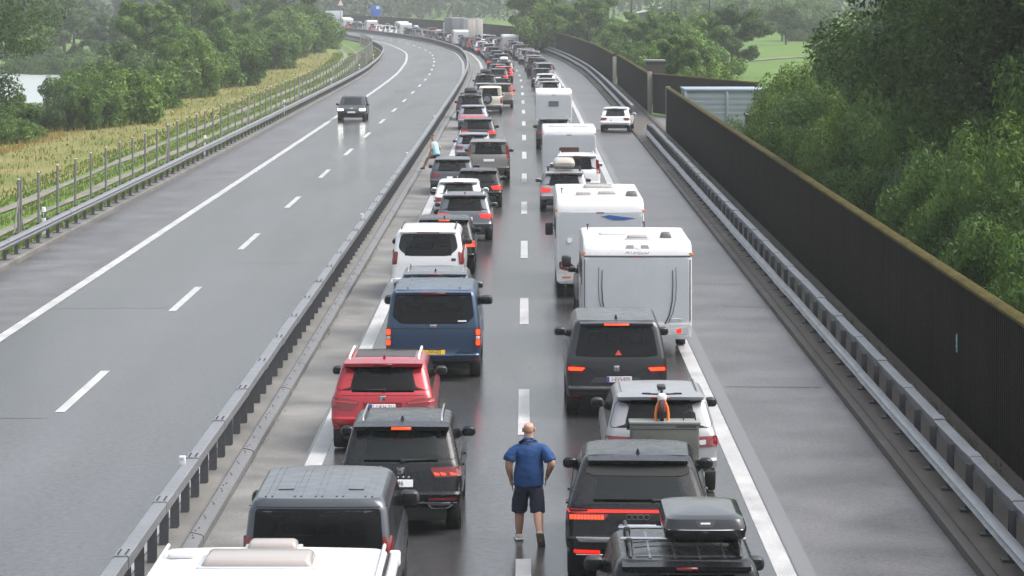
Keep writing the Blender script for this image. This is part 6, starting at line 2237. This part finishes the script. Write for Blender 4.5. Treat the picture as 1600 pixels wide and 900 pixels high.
def shrub_proto(seed, h, spread, nl, leaf, m_):
    """many-stemmed bush, leafy to the ground"""
    g = random.Random(seed)
    limbs, clumps = [], []
    for i in range(19):
        a = i * 2.4 + g.uniform(-.4, .4)
        rr = spread * math.sqrt((i + .5) / 19)
        hh = h * (1.0 - .45 * (rr / spread) ** 2) * g.uniform(.75, 1.08)
        e = Vector((math.cos(a) * rr, math.sin(a) * rr, hh * .82))
        limbs.append(([Vector((math.cos(a) * .15, math.sin(a) * .15, -.3)), Vector((e.x * .45, e.y * .45, hh * .5)), e], .018 * h, .004 * h))
        for f, q in ((1.0, .21), (.80, .25), (.55, .26), (.28, .26)):
            r_ = spread * q * g.uniform(.75, 1.2)
            c_ = (e.x * (.5 + .5 * f) + g.uniform(-.15, .15) * spread, e.y * (.5 + .5 * f) + g.uniform(-.15, .15) * spread, max(r_ * .35, e.z * f))
            clumps.append((c_, r_, r_, r_ * .8))
    return limbmesh('stems', limbs), leafmesh('crown', clumps, nl, leaf, m_, seed, .35, .05 * h)
def P_(key, *a):
    PROTO[key] = a[0](*a[1:])
P_('oakA', tree_proto, 3, 10, 3.6, .22, 26000, .19, LEAVES['dark'], 11)
P_('oakB', tree_proto, 9, 10, 3.4, .18, 24000, .19, LEAVES['mid'], 11)
P_('near1', tree_proto, 21, 10, 3.5, .10, 46000, .095, LEAVES['mid'], 13)
P_('near2', tree_proto, 29, 10, 3.8, .14, 44000, .095, LEAVES['dark'], 13)
P_('bushN1', shrub_proto, 5, 4, 2.4, 52000, .062, LEAVES['mid'])
P_('bushN2', shrub_proto, 6, 4, 2.6, 52000, .062, LEAVES['light'])
P_('bushN3', shrub_proto, 8, 4, 2.4, 52000, .062, LEAVES['grey'])
P_('bushF1', shrub_proto, 15, 4, 2.4, 17000, .13, LEAVES['mid'])
P_('bushF2', shrub_proto, 16, 4, 2.5, 17000, .13, LEAVES['light'])
P_('bushF3', shrub_proto, 17, 4, 2.5, 17000, .13, LEAVES['grey'])
P_('poplar', tree_proto, 33, 12, 2.2, .10, 13000, .24, LEAVES['grey'], 14, 'column')
P_('conifer', tree_proto, 41, 14, 3.2, .08, 12000, .22, LEAVES['conifer'], 26, 'cone')
WORD = {'oakA': ('oak_tree', 'dark green broad tree'), 'oakB': ('oak_tree', 'mid green broad tree'), 'near1': ('ash_tree', 'leafy green ash tree'), 'near2': ('ash_tree', 'dark leafy tree'),
        'poplar': ('poplar_tree', 'slender grey-green tree'), 'conifer': ('fir_tree', 'dark pointed fir tree'), 'bushN1': ('bush', 'mid green bush'), 'bushN2': ('bush', 'fresh light green bush'), 'bushN3': ('bush', 'grey-green willow bush'),
        'bushF1': ('bush', 'mid green bush'), 'bushF2': ('bush', 'light green bush'), 'bushF3': ('bush', 'grey-green willow bush')}
trng = random.Random(77)
def tree(key, X, Y, h, where, wide=1., z=None, rot=None):
    nm, wd = WORD[key]
    if where == 'on the river bank beyond the gravel track':
        size = 'low' if h < 3 else 'tall' if h > 7.5 else 'full'
        where = 'on the river bank ' + ('by the overhanging tree' if X < -28 and Y < 190 else 'before the oncoming car' if Y < 200 else 'beyond the oncoming car' if Y < 260 else 'halfway to the bend' if Y < 340 else 'close to the bend')
        wd = size + ' ' + wd
    elif where == 'lining the outside of the curved noise wall':
        where = 'behind the curved noise wall ' + ('beside the bay' if Y < 215 else 'near the roofed box' if Y < 240 else 'at the step of the wall' if Y < 262 else 'just past its step' if Y < 300 else 'where the bend begins' if Y < 350 else 'far into the bend')
        wd = ('tall ' if h > 6.5 else 'low ') + wd
    base = {'poplar': 12, 'conifer': 14}.get(key, 4 if key.startswith('bush') else 10)
    s = h / base
    r_ = empty(nm, (X, Y, gz(X, Y) - .05 if z is None else z), trng.uniform(0, 6.28) if rot is None else rot)
    tag(r_, f'{wd} {where}', 'bush' if nm == 'bush' else 'tree', f'{wd} {where}')
    for me, pn in zip(PROTO[key], ('stems' if nm == 'bush' else 'trunk', 'crown')):
        o = bpy.data.objects.new(pn, me)
        o.scale = (s * wide, s * wide, s)
        link(o, r_)
    return r_
# ---- thicket behind the noise wall
NEAR = ((32, 'the car with the roof box'), (40, 'the coupe-style SUV'), (47, 'the silver SUV with the carrier'), (56, 'the dark grey van'), (66, 'the caravan with curved mouldings'), (72, 'its hidden towing car'), (78, 'the motorhome\'s tail'), (84, 'the motorhome\'s cab'),
        (95, 'the grey crossover'), (104, 'the white hatchback in the queue'), (109, 'the silver estate'), (117, 'the white minivan'), (124, 'the caravan with the reddish window'), (131, 'the person on the barrier'), (139, 'the pale silver hatchback'), (152, 'the charcoal SUV'), (160, 'the blue container'))
def beside(where, y):
    return where + ', level with ' + min(NEAR, key=lambda q: abs(q[0] - y))[1]
W1 = 'behind the noise wall'
y = 40.0
i = 0
while y < 140:
    key = ('bushN1', 'bushN1', 'bushN3', 'bushN2')[trng.randrange(4)]
    tree(key, cx(y) + 12.7 + trng.uniform(-.2, .5), y, trng.uniform(5.2, 7.0), beside(W1, y), trng.uniform(.55, .66))
    y += trng.uniform(3.8, 5.6)
y = 50.0
while y < 150:
    key = ('bushN1', 'bushN2', 'bushN3', 'bushN1')[trng.randrange(4)]
    tree(key, cx(y) + 16.0 + trng.uniform(-.8, 1.2), y, trng.uniform(7.5, 10), beside('in the taller second row', y), trng.uniform(.60, .75))
    y += trng.uniform(5, 7.5)
for X, Y, h, key in ((18.6, 66, 11, 'near1'), (18.5, 92, 13.5, 'near2'), (20.5, 104, 14, 'near1'), (20, 119, 13.5, 'near2'), (24.5, 128, 14.5, 'near2'), (19.5, 76, 12.5, 'near1'), (25, 112, 15, 'near1'), (23.5, 88, 14, 'near2'), (22, 138, 12, 'near1'), (27, 146, 14, 'near1'), (26, 154, 12, 'near2')):
    tree(key, X, Y, h, beside('above the thicket', Y))
# ---- row beyond the curved wall
W2 = 'lining the outside of the curved noise wall'
y = 200
while y < 430:
    key = ('bushF1', 'bushF2', 'bushF2', 'oakB')[trng.randrange(4)]
    tree(key, cx(y) + (trng.uniform(12.3, 13.0) if y < 265 else trng.uniform(12.5, 15.5)), y, trng.uniform(4.5, 6.5) if y < 265 else trng.uniform(5.5, 8), W2, .8)
    y += trng.uniform(6, 9)
for X, Y, h, key in ((16.5, 268, 7.0, 'bushF2'), (14.5, 250, 6.4, 'bushF2'), (19, 300, 7.5, 'oakB'), (16, 330, 8.5, 'bushF1'), (10, 380, 9, 'oakB'), (3.5, 430, 9.5, 'oakB'), (6, 402, 9, 'bushF2'), (25, 330, 8, 'oakA')):
    tree(key, X, Y, h, W2)
for X, Y, h, key in ((16.8, 200, 2.8, 'bushF2'), (19.5, 190, 2.6, 'bushF1'), (22, 205, 3.0, 'bushF2'), (18.6, 172, 4.0, 'bushF1'), (17.0, 158, 4.6, 'bushN1'), (17.4, 150, 4.6, 'bushN2')):
    tree(key, X, Y, h, 'beside the return wall of the bay')
tree('oakA', (1228 - 800) * 480 / FPX, 480, 6.5, 'standing alone on the bright meadow')
for px, Y, h in ((1165, 560, 8), (1130, 580, 9), (1185, 600, 8), (1218, 640, 9), (1150, 620, 9), (1105, 540, 8), (1260, 660, 10), (1070, 600, 10), (1255, 520, 8)):
    tree('bushF1' if h > 8 else 'bushF3', (px - 800) * Y / FPX, Y, h, 'on the hazy slope above the meadow')
# ---- left of the motorway
W3 = 'on the river bank beyond the gravel track'
for px, py, h, key in ((-10, 225, 2.4, 'bushF3'), (25, 228, 2.0, 'bushF2'), (150, 207, 4.2, 'bushF1'), (135, 205, 3.4, 'bushF3'), (190, 203, 4.8, 'bushF2'), (240, 178, 5.0, 'bushF1'), (295, 158, 6.0, 'bushF2'), (275, 150, 7.2, 'oakB'), (360, 140, 6.5, 'bushF1'), (350, 118, 8.0, 'oakB'), (420, 112, 7.0, 'bushF1'), (230, 140, 8.0, 'oakB'),
                        (300, 118, 8.5, 'oakB'), (385, 100, 8.5, 'oakB'), (440, 96, 8, 'bushF2'), (465, 88, 7.5, 'bushF1'), (490, 82, 7.0, 'bushF1'), (250, 120, 9.0, 'poplar'), (195, 165, 6.0, 'bushF3'), (445, 84, 10, 'oakB'), (410, 88, 10, 'oakA'), (330, 96, 10.5, 'oakB'),
                        (505, 80, 6.0, 'bushF2'), (-30, 240, 2.2, 'bushF1'), (60, 222, 1.3, 'bushF2'), (112, 206, 4.2, 'bushF3'), (88, 200, 2.6, 'bushF3'), (18, 204, 3.4, 'bushF1'), (50, 192, 1.9, 'bushF3'), (128, 180, 5.0, 'bushF1')):
    X, Y = at(px, py, -1.0)
    tree(key, X, Y, h * trng.uniform(.8, 1.15), W3, trng.uniform(.75, 1.15))
for X, Y, h, key in ((-36.0, 184, 14, 'near2'),):
    tree(key, X, Y, h, 'overhanging the river next to the track')
W4 = 'in the misty wood across the river'
for px, Y, h, key in ((100, 400, 13, 'poplar'), (88, 420, 12, 'poplar'), (115, 430, 12, 'poplar'), (60, 460, 10, 'oakA'), (150, 430, 8, 'oakB'), (180, 420, 9, 'oakA'), (205, 500, 16, 'conifer'), (220, 510, 17, 'conifer'), (235, 500, 18, 'conifer'), (250, 520, 18, 'conifer'), (262, 505, 17, 'conifer'),
                      (318, 520, 19, 'conifer'), (345, 560, 14, 'oakA'), (380, 560, 14, 'oakA'), (410, 580, 15, 'oakA'), (130, 520, 12, 'oakA'), (20, 520, 12, 'oakA'), (70, 540, 12, 'oakB'), (430, 600, 14, 'oakA'), (10, 420, 9, 'oakB'), (290, 540, 12, 'oakB'), (40, 405, 5, 'bushF1'), (70, 400, 4.5, 'bushF2'), (98, 402, 5, 'bushF1'), (125, 398, 5.5, 'bushF1'), (60, 415, 7, 'bushF3'), (150, 400, 5, 'bushF2')):
    Y, h = (Y * 1.35, h * 1.25) if Y > 440 else (Y, h)
    tree(key, (px - 800) * Y / FPX, Y, h, W4)
W5 = 'in the grey wood behind the far end of the queue'
for px, Y, h, key in ((520, 760, 13, 'oakA'), (540, 780, 15, 'oakA'), (560, 770, 15, 'conifer'), (575, 790, 15, 'oakA'), (598, 770, 13, 'oakA'), (612, 790, 11, 'oakA'), (635, 800, 9, 'oakB'), (655, 780, 9.5, 'oakB'), (672, 640, 8, 'oakA'), (684, 630, 8.5, 'oakA'), (700, 760, 11, 'oakB'), (725, 740, 11, 'oakA'),
                      (745, 760, 12, 'oakB'), (770, 700, 10, 'oakB'), (790, 660, 10, 'oakA'), (812, 620, 10, 'oakB'), (835, 560, 9.5, 'oakB'), (855, 540, 10, 'oakA'), (870, 600, 10, 'oakB'), (660, 560, 3.5, 'bushF1'), (690, 700, 9, 'conifer'), (505, 740, 11, 'oakB'), (490, 700, 10, 'oakA'), (470, 680, 10, 'oakB')):
    if Y > 590:
        Y, h = Y * 1.55, h * 1.45
    X = (px - 800) * Y / FPX
    if abs(X - cx(Y)) < 11:
        X = cx(Y) + 13.5
    tree(key, X, Y, h, W5)
# ---- far wood: one mass
fg = random.Random(4)
cl = []
for i in range(2300):
    Y = fg.uniform(860, 1700)
    X = fg.uniform(-.26, .26) * Y
    if abs(X - cx(Y)) < 16:
        continue
    hh = fg.uniform(9, 19)
    z = gz(X, Y)
    cl.append(((X, Y, z + hh * .35), hh * .32, hh * .32, hh * .38))
    cl.append(((X + fg.uniform(-1, 1), Y, z + hh * .72), hh * .21, hh * .21, hh * .30))
for i in range(160):
    Y = fg.uniform(560, 860)
    X = fg.uniform(.0, .25) * Y if i % 2 else fg.uniform(-.25, -.10) * Y
    if -26 < X - cx(Y) < 13 or (.07 < X / Y < .10 and Y < 640):
        continue
    hh = fg.uniform(6, 11)
    z = gz(X, Y)
    cl.append(((X, Y, z + hh * .35), hh * .32, hh * .32, hh * .38))
    cl.append(((X + fg.uniform(-1, 1), Y, z + hh * .72), hh * .21, hh * .21, hh * .30))
me = leafmesh('forest', cl, 130000, 1.25, leaf_mat('far wood leaves', (.014, .034, .014), (.05, .085, .035), .2, .02), 6)
tag(link(bpy.data.objects.new('forest', me)), 'far misty forest closing the valley behind the traffic', kind='stuff')

# ---- grass: tall dry stalks beyond the track, short verge tufts
def grass(name, label, n, o0, o1, y0, y1, h0, h1, m_, seed, wid=.03, clump=None):
    g = np.random.default_rng(seed)
    t = g.random(n)
    yy = y0 * (y1 / y0) ** t
    oo = o0 + (o1 - o0) * g.random(n)
    for tr_ in (-18.95, -20.75):
        q = np.abs(oo - tr_) > .42
        yy, oo = yy[q], oo[q]
    n = len(yy)
    P = np.empty((n, 3))
    for i in range(n):
        x = cx(yy[i]) + oo[i]
        P[i] = (x, yy[i], gz(x, yy[i]) + .06 if oo[i] < -21.6 else gz(x, yy[i]) - .02 if oo[i] < -10 else (.12 if oo[i] > 0 else .005))
    if clump:
        f = np.sin(P[:, 0] * .9 + P[:, 1] * .13) * np.sin(P[:, 1] * .21 - P[:, 0] * .4) + g.normal(size=n) * .45
        P = P[f > clump]
        n = len(P)
    h = h0 + (h1 - h0) * g.random(n)
    an = g.random(n) * 6.283
    ln = (g.random(n) - .5) * .7
    sc_ = (P[:, 1] / 110) ** .7
    wv = np.stack([np.cos(an), np.sin(an) * .4, np.zeros(n)], 1) * (wid * sc_)[:, None]
    tp = P + np.stack([np.cos(an * 1.7) * ln * h, np.sin(an * 1.7) * ln * h, h], 1)
    md = (P + tp) / 2 + np.stack([np.zeros(n), np.zeros(n), h * .12], 1)
    V = np.stack([P - wv, P + wv, md + wv * .8, tp, md - wv * .8], 1).reshape(-1, 3)
    me = bpy.data.meshes.new(name)
    me.vertices.add(5 * n)
    me.vertices.foreach_set('co', V.ravel())
    me.loops.add(5 * n)
    me.loops.foreach_set('vertex_index', np.arange(5 * n, dtype=np.int32))
    me.polygons.add(n)
    me.polygons.foreach_set('loop_start', np.arange(0, 5 * n, 5, dtype=np.int32))
    me.polygons.foreach_set('loop_total', np.full(n, 5, dtype=np.int32))
    me.update()
    me.materials.append(m_)
    return tag(link(bpy.data.objects.new(name, me)), label, kind='stuff')
DRY = leaf_mat('dry grass', (.24, .20, .065), (.40, .33, .12), .3, .25)
GREENG = leaf_mat('verge grass', (.08, .115, .014), (.22, .26, .045), .3, .25)
grass('dry_grass', 'tall straw-coloured grass beyond the gravel track', 9000, -33, -22.2, 78, 420, .10, .24, DRY, 3, .02, .1)
grass('dry_grass', 'ochre dry grass strip in front of the bushes', 7000, -33, -28.5, 100, 380, .25, .5, leaf_mat('ochre grass', (.22, .155, .045), (.40, .28, .09), .3, .25), 4, .035, .1)
grass('dry_grass', 'scattered tall straw stalks on the slope beyond the gravel track', 2600, -32, -22.4, 78, 400, .35, .7, DRY, 21, .012)
grass('grass', 'green grass growing between rail, fence and wheel tracks', 40000, -22.5, -16.1, 70, 420, .05, .22, GREENG, 5, .03)
grass('grass', 'rough green grass between the dry stalks and the river bushes', 3500, -37, -21.3, 76, 420, .12, .28, GREENG, 8, .035)
# low weeds against the foot of the noise wall and the median plinth
grass('weeds', 'low green weeds growing at the foot of the noise wall', 2600, 7.95, 8.32, 36, 165, .04, .16, GREENG, 12, .012, .35)
grass('weeds', 'thin weeds in the joint between gutter and kerb plates', 1500, -4.78, -4.66, 30, 130, .02, .09, GREENG, 13, .008, .5)
# ================================================================== haze
HZ0, HZ1 = (-1600, -80, -6.5), (1500, 3700, 80)
x0, y0, z0 = HZ0
x1, y1, z1 = HZ1
hz_ = mk('haze', [(x0, y0, z0), (x1, y0, z0), (x1, y1, z0), (x0, y1, z0), (x0, y0, z1), (x1, y0, z1), (x1, y1, z1), (x0, y1, z1)],
         [(3, 2, 1, 0), (4, 5, 6, 7), (0, 1, 5, 4), (1, 2, 6, 5), (2, 3, 7, 6), (3, 0, 4, 7)], None, None, False)
hm = bpy.data.materials.new('haze air')
hm.use_nodes = True
t = hm.node_tree
t.nodes.clear()
out = t.nodes.new('ShaderNodeOutputMaterial')
pvn = t.nodes.new('ShaderNodeVolumePrincipled')
pvn.inputs['Color'].default_value = (.60, .63, .645, 1)
pvn.inputs['Density'].default_value = .00042
pvn.inputs['Anisotropy'].default_value = .0
t.links.new(pvn.outputs[0], out.inputs['Volume'])
hz_.data.materials.append(hm)
tag(hz_, 'pale rain haze filling the valley', kind='stuff')
